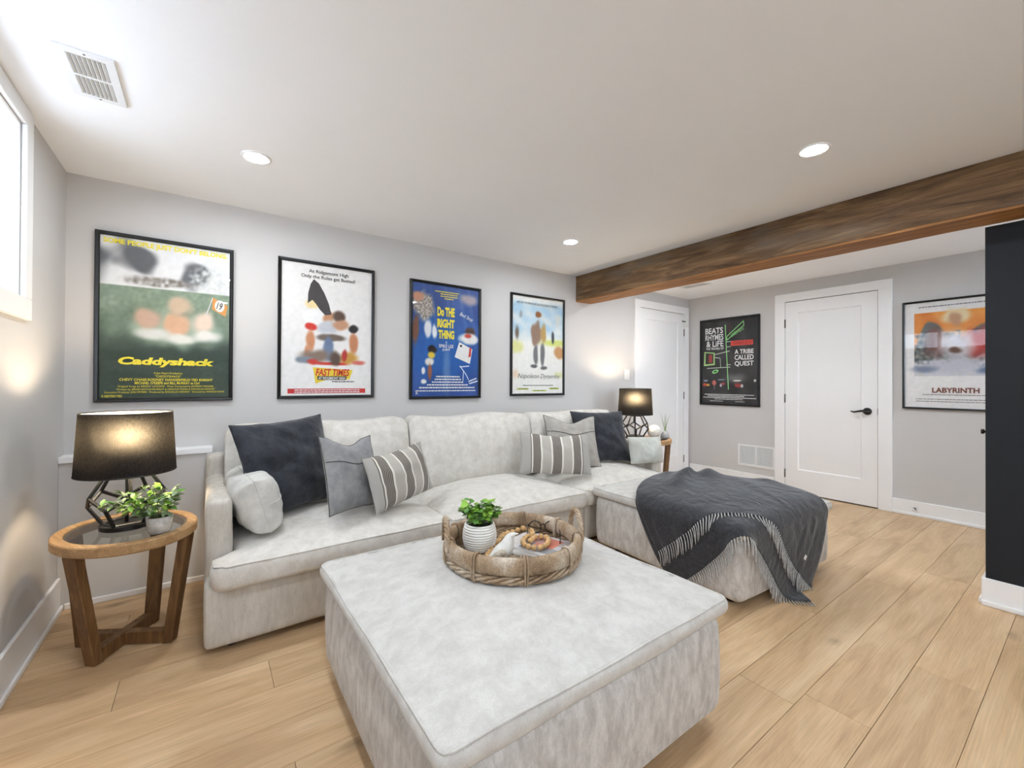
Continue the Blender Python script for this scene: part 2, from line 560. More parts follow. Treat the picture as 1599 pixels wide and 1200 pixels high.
class MB:
    """Collects vertices, faces and optional face colours into one mesh."""
    def __init__(self):
        self.v, self.f, self.c = [], [], []

    def add(self, verts, faces, col=None):
        n = len(self.v)
        self.v += [tuple(p) for p in verts]
        self.f += [tuple(i + n for i in f) for f in faces]
        self.c += [col] * len(faces)
        return self

    def box(self, x0, x1, y0, y1, z0, z1, col=None):
        v = [(x0, y0, z0), (x1, y0, z0), (x1, y1, z0), (x0, y1, z0), (x0, y0, z1), (x1, y0, z1), (x1, y1, z1), (x0, y1, z1)]
        f = [(0, 3, 2, 1), (4, 5, 6, 7), (0, 1, 5, 4), (1, 2, 6, 5), (2, 3, 7, 6), (3, 0, 4, 7)]
        return self.add(v, f, col)

    def tube(self, pts, rad, seg=8, closed=False, caps=True, col=None, flat=None):
        pts = [Vector(p) for p in pts]
        n = len(pts)
        rads = rad if isinstance(rad, (list, tuple)) else [rad] * n
        up = Vector((0, 0, 1))
        vs, fs = [], []
        prev = None
        for i, p in enumerate(pts):
            if closed:
                t = pts[(i + 1) % n] - pts[(i - 1) % n]
            else:
                t = pts[min(i + 1, n - 1)] - pts[max(i - 1, 0)]
            if t.length < 1e-9:
                t = Vector((0, 0, 1))
            t.normalize()
            if prev is None:
                a = up if abs(t.dot(up)) < 0.9 else Vector((1, 0, 0))
                nrm = (a - t * a.dot(t)).normalized()
            else:
                nrm = prev - t * prev.dot(t)
                nrm = nrm.normalized() if nrm.length > 1e-6 else t.orthogonal().normalized()
            prev = nrm
            bi = t.cross(nrm)
            for k in range(seg):
                a = 2 * PI * k / seg
                ra, rb = rads[i], rads[i] * (flat if flat else 1)
                vs.append(p + nrm * (math.cos(a) * ra) + bi * (math.sin(a) * rb))
        m = n if closed else n - 1
        for i in range(m):
            j = (i + 1) % n
            for k in range(seg):
                k2 = (k + 1) % seg
                fs.append((i * seg + k, i * seg + k2, j * seg + k2, j * seg + k))
        if caps and not closed:
            fs.append(tuple(range(seg))[::-1])
            fs.append(tuple((n - 1) * seg + k for k in range(seg)))
        return self.add(vs, fs, col)

    def lathe(self, prof, seg=32, col=None, cx=0, cy=0, sx=1, sy=1):
        vs, fs = [], []
        for r, z in prof:
            for k in range(seg):
                a = 2 * PI * k / seg
                vs.append((cx + r * math.cos(a) * sx, cy + r * math.sin(a) * sy, z))
        for i in range(len(prof) - 1):
            for k in range(seg):
                k2 = (k + 1) % seg
                fs.append((i * seg + k, i * seg + k2, (i + 1) * seg + k2, (i + 1) * seg + k))
        return self.add(vs, fs, col)

    def mesh(self, name, smooth=False):
        me = bpy.data.meshes.new(name)
        me.from_pydata(self.v, [], self.f)
        if any(c is not None for c in self.c):
            at = me.color_attributes.new('Col', 'FLOAT_COLOR', 'CORNER')
            i = 0
            for p, c in zip(me.polygons, self.c):
                cc = c if c is not None else (1, 1, 1, 1)
                for _ in p.loop_indices:
                    at.data[i].color = cc
                    i += 1
        if smooth:
            me.polygons.foreach_set('use_smooth', [True] * len(me.polygons))
        me.update()
        return me

    def build(self, name, mat, parent=None, smooth=False, loc=(0, 0, 0), rot=(0, 0, 0)):
        return link(name, self.mesh(name, smooth), mat, parent, loc, rot)

def box_mesh(name, x0, x1, y0, y1, z0, z1, bevel=0.0, seg=2):
    bm = bmesh.new()
    bmesh.ops.create_cube(bm, size=1.0)
    for v in bm.verts:
        v.co = Vector(((x0 + x1) / 2 + v.co.x * (x1 - x0), (y0 + y1) / 2 + v.co.y * (y1 - y0), (z0 + z1) / 2 + v.co.z * (z1 - z0)))
    if bevel > 0:
        bmesh.ops.bevel(bm, geom=list(bm.edges), offset=bevel, segments=seg, affect='EDGES', profile=0.6)
    me = bpy.data.meshes.new(name)
    bm.to_mesh(me)
    bm.free()
    return me

def box(name, x0, x1, y0, y1, z0, z1, mat, parent=None, bevel=0.0, seg=2):
    return link(name, box_mesh(name, x0, x1, y0, y1, z0, z1, bevel, seg), mat, parent)

def struct(o):
    o['kind'] = 'structure'
    return o

def softbox(nx, ny, nz, fn):
    """Surface of a subdivided cube, every vertex mapped by fn(a, b, c) with a, b, c in -1..1."""
    idx, vs, fs = {}, [], []

    def vid(i, j, k):
        key = (i, j, k)
        if key not in idx:
            idx[key] = len(vs)
            vs.append(fn(2 * i / nx - 1, 2 * j / ny - 1, 2 * k / nz - 1))
        return idx[key]
    for i in range(nx):
        for j in range(ny):
            fs.append((vid(i, j, nz), vid(i + 1, j, nz), vid(i + 1, j + 1, nz), vid(i, j + 1, nz)))
            fs.append((vid(i, j, 0), vid(i, j + 1, 0), vid(i + 1, j + 1, 0), vid(i + 1, j, 0)))
    for i in range(nx):
        for k in range(nz):
            fs.append((vid(i, 0, k), vid(i + 1, 0, k), vid(i + 1, 0, k + 1), vid(i, 0, k + 1)))
            fs.append((vid(i, ny, k), vid(i, ny, k + 1), vid(i + 1, ny, k + 1), vid(i + 1, ny, k)))
    for j in range(ny):
        for k in range(nz):
            fs.append((vid(0, j, k), vid(0, j, k + 1), vid(0, j + 1, k + 1), vid(0, j + 1, k)))
            fs.append((vid(nx, j, k), vid(nx, j + 1, k), vid(nx, j + 1, k + 1), vid(nx, j, k + 1)))
    return vs, fs

def nz3(x, y, z):
    return noise.noise(Vector((x, y, z)))

def sstep(a, b, x):
    t = max(0.0, min(1.0, (x - a) / (b - a)))
    return t * t * (3 - 2 * t)

# ------------------------------------------------------------------ structure
def make_room():
    # floor: slab plus individually laid planks
    fl = struct(box('floor', XL - 0.3, XW + 0.3, YS - 0.3, D + 0.3, -0.12, -0.012, M['subfloor']))
    pw, y0 = 0.195, 0.268
    explicit = {0: [0.9, 2.372], 1: [0.25, 1.82, 3.6], 2: [1.728, 3.2], 3: [0.6, 2.5, 4.1], 8: [0.217, 1.85, 3.4], 9: [-0.262, 1.3, 2.9, 4.5]}
    rnd = random.Random(11)
    k0, k1 = math.floor((YS - y0) / pw), math.ceil((D - y0) / pw)
    for k in range(k0, k1):
        ya, yb = y0 + k * pw, y0 + (k + 1) * pw
        ya, yb = max(ya, YS), min(yb, D)
        if k in explicit:
            js = list(explicit[k])
        else:
            s = rnd.uniform(-0.4, 1.0)
            js = []
            while s < XW:
                js.append(s)
                s += rnd.uniform(1.25, 1.75)
        xs = [XL] + [j for j in js if XL + 0.15 < j < XW - 0.15] + [XW]
        for a, b in zip(xs[:-1], xs[1:]):
            g = 0.0007
            bm = bmesh.new()
            bmesh.ops.create_cube(bm, size=1.0)
            for v in bm.verts:
                v.co = Vector(((a + b) / 2 + v.co.x * (b - a - 2 * g), (ya + yb) / 2 + v.co.y * (yb - ya - 2 * g), -0.006 + v.co.z * 0.012))
            top = [e for e in bm.edges if all(v.co.z > -0.001 for v in e.verts)]
            bmesh.ops.bevel(bm, geom=top, offset=0.0009, segments=1, affect='EDGES')
            me = bpy.data.meshes.new('plank')
            bm.to_mesh(me)
            bm.free()
            link('plank', me, M['plank'], fl)
    struct(box('ceiling', XL - 0.3, XW + 0.3, YS - 0.3, D + 0.3, ZC, ZC + 0.12, M['ceiling']))
    struct(box('wall_back', XL - 0.3, XW + 0.3, D, D + 0.15, 0, ZC, M['wall']))
    struct(box('wall_right', XW, XW + 0.15, YS, D, 0, ZC, M['wall']))
    # wall behind the camera, with two unseen upright windows added to light the room
    added_win = [(0.38, 0.98), (3.75, 4.85)]
    fz0, fz1 = 0.95, 2.14
    mb = MB()
    mb.box(XL - 0.3, XW + 0.3, YS - 0.15, YS, 0, fz0)
    mb.box(XL - 0.3, XW + 0.3, YS - 0.15, YS, fz1, ZC)
    for a, b in ((XL - 0.3, added_win[0][0]), (added_win[0][1], added_win[1][0]), (added_win[1][1], XW + 0.3)):
        mb.box(a, b, YS - 0.15, YS, fz0, fz1)
    struct(mb.build('wall_front', M['wall']))
    for n, (a, b) in enumerate(added_win):
        w = struct(empty('window_%d' % (n + 3), ((a + b) / 2, YS, fz0)))
        h, H = (b - a) / 2, fz1 - fz0
        box('casing', -h - 0.07, h + 0.07 if n == 0 else h + 0.04, 0, 0.018, -0.08, 0, M['trim'], w, 0.003, 1)
        box('casing', -h - 0.07, -h, 0, 0.018, 0, H, M['trim'], w, 0.003, 1)
        box('casing', h, h + 0.07 if n == 0 else h + 0.04, 0, 0.018, 0, H, M['trim'], w, 0.003, 1)
        box('casing', -h - 0.07, h + 0.07 if n == 0 else h + 0.04, 0, 0.018, H, H + 0.07, M['trim'], w, 0.003, 1)
        for x0, x1, z0, z1 in ((-h, h, 0, 0.035), (-h, h, H - 0.035, H), (-h, -h + 0.035, 0.035, H - 0.035), (h - 0.035, h, 0.035, H - 0.035)):
            box('sash_frame', x0, x1, -0.10, -0.06, z0, z1, M['trim'], w, 0.003, 1)
        box('pane', -h + 0.035, h - 0.035, -0.082, -0.078, 0.035, H - 0.035, M['win_glass'], w)
    # left wall: deep basement window opening, plus an unseen one added for daylight
    wins = [(1.10, 2.487), (-2.10, -0.70)]
    zb, zt = 1.482, 2.17
    mb = MB()
    xo = XL - 0.28
    mb.box(xo, XL, YS, D, 0, zb)
    mb.box(xo, XL, YS, D, zt, ZC)
    ys = [YS, wins[1][0], wins[1][1], wins[0][0], wins[0][1], D]
    for a, b in ((0, 1), (2, 3), (4, 5)):
        mb.box(xo, XL, ys[a], ys[b], zb, zt)
    struct(mb.build('wall_left', M['wall']))
    for n, (ya, yb) in enumerate(wins):
        w = struct(empty('window_%d' % (n + 1), (XL, (ya + yb) / 2, zb)))
        h = (yb - ya) / 2
        H = zt - zb
        cw = 0.078
        def p(name, x0, x1, y0_, y1_, z0, z1, mat=M['trim'], bev=0.003):
            return box(name, x0, x1, y0_, y1_, z0, z1, mat, w, bev, 1)
        p('casing', 0, 0.018, -h - cw, h + cw, -0.085, 0)
        p('casing', 0, 0.018, -h - cw, -h, 0, H)
        p('casing', 0, 0.018, h, h + cw, 0, H)
        p('casing', 0, 0.018, -h - cw, h + cw, H, ZC - zb - 0.004)
        p('jamb', -0.28, 0.0, h - 0.012, h, 0, H)
        p('jamb', -0.28, 0.0, -h, -h + 0.012, 0, H)
        p('jamb', -0.28, 0.0, -h + 0.012, h - 0.012, H - 0.012, H)
        p('sill', -0.28, 0.0, -h + 0.012, h - 0.012, 0, 0.012)
        s0 = -0.25
        a = h - 0.012
        p('sash_frame', s0, s0 + 0.04, -a, a, 0.012, 0.36)
        p('sash_frame', s0, s0 + 0.04, -a, a, H - 0.052, H - 0.012)
        p('sash_frame', s0, s0 + 0.04, -a, -a + 0.04, 0.36, H - 0.052)
        p('sash_frame', s0, s0 + 0.04, a - 0.04, a, 0.36, H - 0.052)
        p('sash_frame', s0, s0 + 0.04, -0.025, 0.025, 0.36, H - 0.052)
        p('pane', s0 + 0.016, s0 + 0.022, -a + 0.04, -0.025, 0.36, H - 0.052, M['win_glass'], 0)
        p('pane', s0 + 0.016, s0 + 0.022, 0.025, a - 0.04, 0.36, H - 0.052, M['win_glass'], 0)
    # unseen ground, added to cut and bounce the daylight through the left windows
    struct(box('added_ground', -7.0, -0.96, -6.0, 7.0, 1.0, 1.70, M['bounce_ground']))
    # low boxed-out panel behind the side table, with a cap and an edge strip
    t = struct(box('wall_panel', XL, 0.018, YP, D, 0, 0.735, M['wall'], None, 0.002, 1))
    box('panel_cap', XL, 0.032, YP - 0.012, D, 0.735, 0.768, M['trim'], t, 0.003, 1)
    box('panel_strip', 0.006, 0.030, YP - 0.008, D, 0.03, 0.735, M['trim'], t, 0.002, 1)
    # navy partition under the beam
    struct(box('wall_partition', XP, XP + 0.13, YS, 0.375, 0, ZB + 0.006, M['navy_wall']))
    kb = tag(empty('strike_knob', (XP + 0.065, 0.375, 0.0)), 'tiny black knob on the end of the navy partition', 'knob')
    kb.location = (XP + 0.11, 0.375, 0.90)
    MB().lathe([(0.0, 0.0), (0.013, 0.0), (0.013, 0.004), (0.006, 0.006), (0.006, 0.014), (0.013, 0.018), (0.013, 0.028), (0.0, 0.03)], 14).build('knob_head', M['black_metal'], kb, True, rot=(-PI / 2, 0, 0))

    # baseboards with a quarter-round shoe
    def baseboard(name, axis, fixed, a, b, h, sgn, shoe=True):
        e = struct(empty(name, (0, 0, 0)))
        th = 0.014
        if axis == 'Y':
            x0, x1 = sorted((fixed, fixed + sgn * th))
            box('board', x0, x1, a, b, 0.0, h, M['trim'], e, 0.003, 1)
            if shoe:
                x0, x1 = sorted((fixed + sgn * th, fixed + sgn * (th + 0.012)))
                box('shoe_moulding', x0, x1, a, b, 0.0, 0.026, M['trim'], e, 0.006, 2)
        else:
            y0_, y1_ = sorted((fixed, fixed + sgn * th))
            box('board', a, b, y0_, y1_, 0.0, h, M['trim'], e, 0.003, 1)
            if shoe:
                y0_, y1_ = sorted((fixed + sgn * th, fixed + sgn * (th + 0.012)))
                box('shoe_moulding', a, b, y0_, y1_, 0.0, 0.026, M['trim'], e, 0.006, 2)
        return e
    baseboard('baseboard_left', 'Y', XL, YS, YP, 0.163, 1)
    baseboard('baseboard_back', 'X', YP, XL + 0.028, 0.03, 0.03, -1, False)
    baseboard('baseboard_rear', 'X', D, 0.04, 3.976, 0.13, -1)
    baseboard('baseboard_right', 'Y', XW, YS, 1.136, 0.13, -1)
    baseboard('baseboard_corner', 'Y', XW, 2.122, D - 0.03, 0.13, -1)
    baseboard('baseboard_partition', 'Y', XP, YS, 0.389, 0.14, -1)
    baseboard('baseboard_end', 'X', 0.375, XP, XP + 0.13, 0.14, 1)

    # doors: slab with one recessed panel, casing, hinges, lever
    def door(name, loc, rotz, w, h, lever_x, hinge_x, casing_r=0.1, lever=True):
        d = struct(empty(name, loc, rotz))          # local x along the wall, -y towards the room
        cw = 0.098
        e = 0.004
        box('casing', -cw - e, -e, -0.022, 0, 0, h + 0.006, M['trim'], d, 0.002, 1)
        box('casing', w + e, w + e + casing_r, -0.022, 0, 0, h + 0.006, M['trim'], d, 0.002, 1)
        box('casing', -cw - e, w + e + casing_r, -0.022, 0, h + 0.006, h + 0.092, M['trim'], d, 0.002, 1)
        st = 0.118
        mb = MB()
        mb.box(0, st, -0.014, -0.001, 0.012, h)
        mb.box(w - st, w, -0.014, -0.001, 0.012, h)
        mb.box(st, w - st, -0.014, -0.001, h - st, h)
        mb.box(st, w - st, -0.014, -0.001, 0.012, 0.252)
        mb.build('door_frame', M['trim'], d)
        # recessed panel with a sloped sticking
        pv, pf = [], []
        x0, x1, z0, z1 = st, w - st, 0.252, h - st
        for q, yy in ((0.0, -0.014), (0.010, -0.005)):
            pv += [(x0 + q, yy, z0 + q), (x1 - q, yy, z0 + q), (x1 - q, yy, z1 - q), (x0 + q, yy, z1 - q)]
        pf = [(0, 1, 5, 4), (1, 2, 6, 5), (2, 3, 7, 6), (3, 0, 4, 7), (4, 5, 6, 7)]
        MB().add(pv, pf).build('door_panel', M['trim'], d)
        box('shadow_gap', -0.004, w + 0.004, -0.0009, 0, 0, h + 0.006, M['dark_foot'], d)
        for hz in (0.2, 1.0, 1.80):
            hg = MB()
            hg.tube([(hinge_x, -0.018, hz - 0.045), (hinge_x, -0.018, hz + 0.045)], 0.006, 8)
            hg.box(hinge_x - 0.004, hinge_x + 0.008, -0.016, -0.012, hz - 0.045, hz + 0.045)
            hg.build('hinge', M['steel'], d, True)
        if lever:
            sg = -1 if lever_x > w / 2 else 1
            z = 0.90
            hd = MB()
            hd.lathe([(0.0, 0.0), (0.032, 0.0), (0.034, 0.004), (0.030, 0.010), (0.012, 0.014), (0.010, 0.045), (0.0, 0.047)], 20)
            hd.v = [(lever_x + a, -0.014 - c, z + b) for a, b, c in hd.v]
            lv = hd.build('handle', M['black_metal'], d, True)
            pts = [(lever_x + sg * 0.0, -0.052, z), (lever_x + sg * 0.03, -0.056, z + 0.004), (lever_x + sg * 0.06, -0.058, z - 0.002), (lever_x + sg * 0.09, -0.056, z - 0.010), (lever_x + sg * 0.118, -0.05, z - 0.004)]
            MB().tube(pts, [0.012, 0.011, 0.009, 0.008, 0.006], 10).build('lever', M['black_metal'], lv, True)
            box('latch_plate', w - 0.002, w + 0.004, -0.0155, -0.011, z - 0.03, z + 0.03, M['steel'], d)
        return d
    door('door_1', (4.078, D, 0), 0, 0.862, 2.03, 0.06, 0.868, 0.102, False)
    door('door_2', (XW, 2.013, 0), -PI / 2, 0.774, 2.026, 0.70, -0.004)
make_room()

# ceiling beam, a boxed beam of three boards
def make_beam():
    bw = 0.225
    root = tag(empty('ceiling_beam', (XB, 0.4, ZB)), 'long rustic brown timber beam crossing under the white ceiling', 'beam')
    def board(name, x0, x1, z0, z1, mat, seed, amp):
        ny = 150
        def fn(a, b, c):
            y = (YS + 0.002) + (D - 0.002 - YS) * (b + 1) / 2
            x = x0 + (x1 - x0) * (a + 1) / 2
            z = z0 + (z1 - z0) * (c + 1) / 2
            x += amp * nz3(y * 6, z * 9 + seed, a * 3) * (1 if abs(a) == 1 else 0)
            if c < 0 or name == 'soffit_board':
                z += amp * nz3(y * 5 + 3, x * 9, seed)
            return (x - XB, y - 0.4, z - ZB)
        v, f = softbox(4, ny, 4, fn)
        return MB().add(v, f).build(name, mat, root)
    board('face_board', XB, XB + 0.03, ZB + 0.012, ZC - 0.002, M['beam'], 1.0, 0.004)
    board('face_board', XB + bw - 0.03, XB + bw, ZB + 0.012, ZC - 0.002, M['beam'], 5.0, 0.004)
    board('soffit_board', XB + 0.004, XB + bw - 0.004, ZB, ZB + 0.028, M['beam_under'], 9.0, 0.003)
make_beam()

# recessed downlights
def downlight(x, y, label, vis=True):
    o = tag(empty('recessed_light', (x, y, ZC)), label, 'ceiling light', 'recessed ceiling downlights')
    MB().lathe([(0.046, -0.001), (0.050, -0.004), (0.062, -0.006), (0.066, -0.003), (0.066, 0.0)], 40).build('trim_ring', M['trim'], o, True)
    MB().lathe([(0.0, -0.003), (0.047, -0.003)], 40).build('lens', M['pot_lens'], o)
    return o
downlight(0.188, 2.40, 'round recessed downlight above the golf poster and the sofa')
downlight(2.274, 2.404, 'round recessed downlight beside the wall end of the timber beam')
downlight(2.281, 0.789, 'large bright recessed downlight at the upper right, before the beam')
for x, y, w in ((0.188, 0.789, 'above the camera near the window wall'), (0.188, -0.85, 'behind the camera on the window side'), (2.281, -0.85, 'behind the camera beside the navy partition'), (3.80, 2.25, 'hidden by the beam near the corner door'), (3.80, 0.85, 'hidden by the beam before the panelled door')):  # unseen downlights, extending the grid to add light
    downlight(x, y, 'added unseen recessed downlight ' + w)

# vents
def ceiling_vent(cx, cy, w, l, label, rotz=0.0):
    o = tag(empty('ceiling_vent', (cx, cy, ZC), rotz), label, 'vent', 'ceiling air registers')
    fw = 0.026
    mb = MB()
    zt, zb = -0.0005, -0.007
    mb.box(-w / 2, w / 2, -l / 2, -l / 2 + fw, zb, zt)
    mb.box(-w / 2, w / 2, l / 2 - fw, l / 2, zb, zt)
    mb.box(-w / 2, -w / 2 + fw, -l / 2 + fw, l / 2 - fw, zb, zt)
    mb.box(w / 2 - fw, w / 2, -l / 2 + fw, l / 2 - fw, zb, zt)
    mb.box(-w / 2 + fw, w / 2 - fw, -0.006, 0.006, zb, zt)
    mb.build('frame', M['vent'], o)
    box('backing', -w / 2 + fw, w / 2 - fw, -l / 2 + fw, l / 2 - fw, -0.0012, -0.0004, M['vent_dark'], o)
    n = 8
    iw = w - 2 * fw
    sm = None
    for side in (-1, 1):
        c = side * (l / 2 - fw + 0.006) / 2
        hl = (l / 2 - fw - 0.006) / 2
        for k in range(n):
            x = -iw / 2 + iw * (k + 0.5) / n
            if sm is None:
                sm = MB()
                sm.add([(-iw / n * 0.42, -hl, -0.0075), (iw / n * 0.2, -hl, -0.002), (iw / n * 0.2, hl, -0.002), (-iw / n * 0.42, hl, -0.0075), (-iw / n * 0.30, -hl, -0.0085), (iw / n * 0.3, -hl, -0.003), (iw / n * 0.3, hl, -0.003), (-iw / n * 0.30, hl, -0.0085)],
                       [(0, 1, 2, 3), (7, 6, 5, 4), (0, 3, 7, 4), (1, 5, 6, 2), (0, 4, 5, 1), (3, 2, 6, 7)])
                sm = sm.mesh('louvre')
            link('louvre', sm, M['vent'], o, (x, c, 0))
    for s in (-1, 1):
        MB().lathe([(0.0, zb - 0.0015), (0.003, zb - 0.001), (0.004, zb)], 10).build('screw', M['steel'], o, loc=(0, s * (l / 2 - fw * 0.45), 0))
    return o
ceiling_vent(-0.338, 2.108, 0.150, 0.300, 'white metal ceiling register near the window, fully in view')
ceiling_vent(4.385, 2.65, 0.15, 0.30, 'white ceiling register half hidden behind the timber beam', 0)

def wall_grille():
    w, h = 0.40, 0.245
    o = tag(empty('return_grille', (XW, 2.315, 0.208), -PI / 2), 'white two-panel return air grille low on the grey wall', 'vent')
    fw = 0.022
    mb = MB()
    mb.box(-w / 2, w / 2, -0.010, -0.0005, 0, fw)
    mb.box(-w / 2, w / 2, -0.010, -0.0005, h - fw, h)
    mb.box(-w / 2, -w / 2 + fw, -0.010, -0.0005, fw, h - fw)
    mb.box(w / 2 - fw, w / 2, -0.010, -0.0005, fw, h - fw)
    mb.box(-0.008, 0.008, -0.010, -0.0005, fw, h - fw)
    mb.build('frame', M['vent'], o)
    box('backing', -w / 2 + fw, w / 2 - fw, -0.0015, -0.0004, fw, h - fw, M['vent_dark'], o)
    n = 14
    ih = h - 2 * fw
    hl = (w / 2 - fw - 0.008) / 2
    pitch = ih / n
    sm = MB().add([(-hl, -0.010, 0), (hl, -0.010, 0), (hl, -0.003, pitch * 0.66), (-hl, -0.003, pitch * 0.66), (-hl, -0.008, 0), (hl, -0.008, 0), (hl, -0.001, pitch * 0.66), (-hl, -0.001, pitch * 0.66)],
                  [(0, 1, 2, 3), (7, 6, 5, 4), (0, 4, 5, 1), (3, 2, 6, 7), (0, 3, 7, 4), (1, 5, 6, 2)]).mesh('louvre')
    for s in (-1, 1):
        for k in range(n):
            link('louvre', sm, M['vent'], o, (s * (hl + 0.008), 0, fw + k * pitch))
wall_grille()

def wall_bits():
    o = tag(empty('light_switch', (3.854, D, 1.19)), 'white light switch on the grey wall left of the lamp-side door', 'switch')
    box('plate', -0.045, 0.045, -0.006, -0.0005, 0, 0.118, M['switch'], o, 0.002, 1)
    box('rocker', -0.018, 0.018, -0.010, -0.0055, 0.026, 0.092, M['switch'], o, 0.002, 1)
    o = tag(empty('door_contact', (4.985, D - 0.022, 1.875)), 'small white contact sensor with a black hook on the corner door', 'sensor')
    box('sensor_body', -0.016, 0.016, -0.016, -0.0005, 0, 0.095, M['switch'], o, 0.003, 1)
    MB().tube([(-0.03, -0.006, 0.066), (-0.085, -0.012, 0.062), (-0.11, -0.02, 0.064)], 0.007, 8).build('hook', M['black_metal'], o, True)
    o = tag(empty('door_stop', (XW - 0.014, 0.985, 0.065)), 'small metal door stop on the white baseboard', 'door stop')
    MB().lathe([(0.0, 0.0), (0.011, 0.0), (0.011, 0.004), (0.006, 0.006), (0.006, 0.045), (0.0, 0.046)], 14).build('stem', M['steel'], o, True, rot=(0, -PI / 2, 0))
    MB().lathe([(0.0, 0.044), (0.010, 0.044), (0.011, 0.054), (0.0, 0.058)], 14).build('rubber_tip', M['switch'], o, True, rot=(0, -PI / 2, 0))
wall_bits()

# ------------------------------------------------------------------ framed posters
def text_geo(s, bold=0.0, shear=0.0, spacing=1.0):
    cu = bpy.data.curves.new('txt', 'FONT')
    cu.body = s
    cu.size = 1.0
    cu.shear = shear
    cu.offset = bold
    cu.space_character = spacing
    cu.resolution_u = 3
    cu.fill_mode = 'FRONT'
    o = bpy.data.objects.new('txt', cu)
    me = bpy.data.meshes.new_from_object(o)
    v = [(p.co.x, p.co.y) for p in me.vertices]
    f = [tuple(p.vertices) for p in me.polygons]
    bpy.data.meshes.remove(me)
    bpy.data.objects.remove(o)
    bpy.data.curves.remove(cu)
    return v, f

def make_poster(loc, rotz, W, H, bg, texts, shapes, label, border=0.020, group=None):
    o = tag(empty('framed_poster', loc, rotz), label, 'poster')
    fw = border
    # mitred frame
    prof = [(0.0, -0.0005), (0.0, -0.020), (0.004, -0.024), (fw - 0.004, -0.022), (fw, -0.018), (fw, -0.006)]
    vs, fs = [], []
    for i, y in prof:
        vs += [(-W / 2 + i, y, i), (W / 2 - i, y, i), (W / 2 - i, y, H - i), (-W / 2 + i, y, H - i)]
    for a in range(len(prof) - 1):
        for k in range(4):
            k2 = (k + 1) % 4
            fs.append((a * 4 + k, a * 4 + k2, (a + 1) * 4 + k2, (a + 1) * 4 + k))
    MB().add(vs, fs).build('frame', M['black_frame'], o)
    iw, ih = W - 2 * fw, H - 2 * fw
    # printed sheet
    nx, ny = 84, 126
    pts, cols, qs = [], [], []
    for j in range(ny + 1):
        for i in range(nx + 1):
            u, v = i / nx, j / ny
            pts.append(((u - 0.5) * iw, -0.008, fw + v * ih))
            cols.append(lin(bg(u, v)))
    for j in range(ny):
        for i in range(nx):
            a = j * (nx + 1) + i
            qs.append((a, a + 1, a + nx + 2, a + nx + 1))
    me = bpy.data.meshes.new('print')
    me.from_pydata(pts, [], qs)
    at = me.color_attributes.new('Col', 'FLOAT_COLOR', 'POINT')
    at.data.foreach_set('color', [c for col in cols for c in col])
    link('print', me, M['ink'], o)
    # flat printed shapes
    if shapes:
        for n, (col, poly) in enumerate(shapes):
            y = -0.0083 - n * 0.00004
            MB().add([((u - 0.5) * iw, y, fw + v * ih) for u, v in poly], [tuple(range(len(poly)))], lin(col)).build('printed_shape', M['ink'], o)
    # lettering
    mb = MB()
    for t in texts:
        s, cx, cy, w, h, col = t[:6]
        kw = t[6] if len(t) > 6 else {}
        ang = kw.pop('rot', 0.0) if kw else 0.0
        if s == '#':                      # small print too fine to read: a row of word-sized dashes
            rr = random.Random(int(cy * 1000) + int(W * 777))
            x = -w * iw / 2
            while x < w * iw / 2:
                wl = min(rr.uniform(0.008, 0.03), w * iw / 2 - x)
                hh = h * ih * 0.36
                x0 = (cx - 0.5) * iw + x
                zc = fw + cy * ih
                mb.add([(x0, -0.0102, zc - hh), (x0 + wl, -0.0102, zc - hh), (x0 + wl, -0.0102, zc + hh), (x0, -0.0102, zc + hh)], [(0, 1, 2, 3)], lin(col))
                x += wl + 0.0035
            continue
        v, f = text_geo(s, **kw)
        if not v:
            continue
        xs = [p[0] for p in v]
        ys = [p[1] for p in v]
        x0, x1, y0, y1 = min(xs), max(xs), min(ys), max(ys)
        ca, sa = math.cos(ang), math.sin(ang)
        out = []
        for p in v:
            a = ((p[0] - x0) / (x1 - x0) - 0.5) * w * iw
            b = ((p[1] - y0) / (y1 - y0) - 0.5) * h * ih
            out.append(((cx - 0.5) * iw + a * ca - b * sa, -0.0102, fw + cy * ih + a * sa + b * ca))
        MB().add(out, f, lin(col)).build('lettering', M['ink'], o)
    if mb.v:
        tag(mb.build('small_print', M['ink'], o), kind='stuff')
    box('glazing', -iw / 2, iw / 2, -0.0150, -0.0130, fw, H - fw, M['glass'], o)
    return o

def mixc(a, b, t):
    t = max(0, min(1, t))
    return tuple(a[k] * (1 - t) + b[k] * t for k in range(3))

def soft(u, v, cx, cy, rx, ry, edge=0.25, warp=0.25, seed=0.0):
    wu = u + warp * rx * nz3(u * 9 + seed, v * 9, seed)
    wv = v + warp * ry * nz3(u * 9, v * 9 + seed, seed + 7)
    d = math.sqrt(((wu - cx) / rx) ** 2 + ((wv - cy) / ry) ** 2)
    return 1 - sstep(1 - edge, 1 + edge, d)

def ellp(cx, cy, rx, ry, rot=0.0, n=28):
    c, s = math.cos(rot), math.sin(rot)
    return [(cx + rx * math.cos(2 * PI * k / n) * c - ry * math.sin(2 * PI * k / n) * s, cy + rx * math.cos(2 * PI * k / n) * s + ry * math.sin(2 * PI * k / n) * c) for k in range(n)]

def rct(x0, x1, y0, y1):
    return [(x0, y0), (x1, y0), (x1, y1), (x0, y1)]

def bar(x0, y0, x1, y1, w):
    dx, dy = x1 - x0, y1 - y0
    l = math.hypot(dx, dy)
    a, b = -dy / l * w / 2, dx / l * w / 2
    return [(x0 + a, y0 + b), (x0 - a, y0 - b), (x1 - a, y1 - b), (x1 + a, y1 + b)]

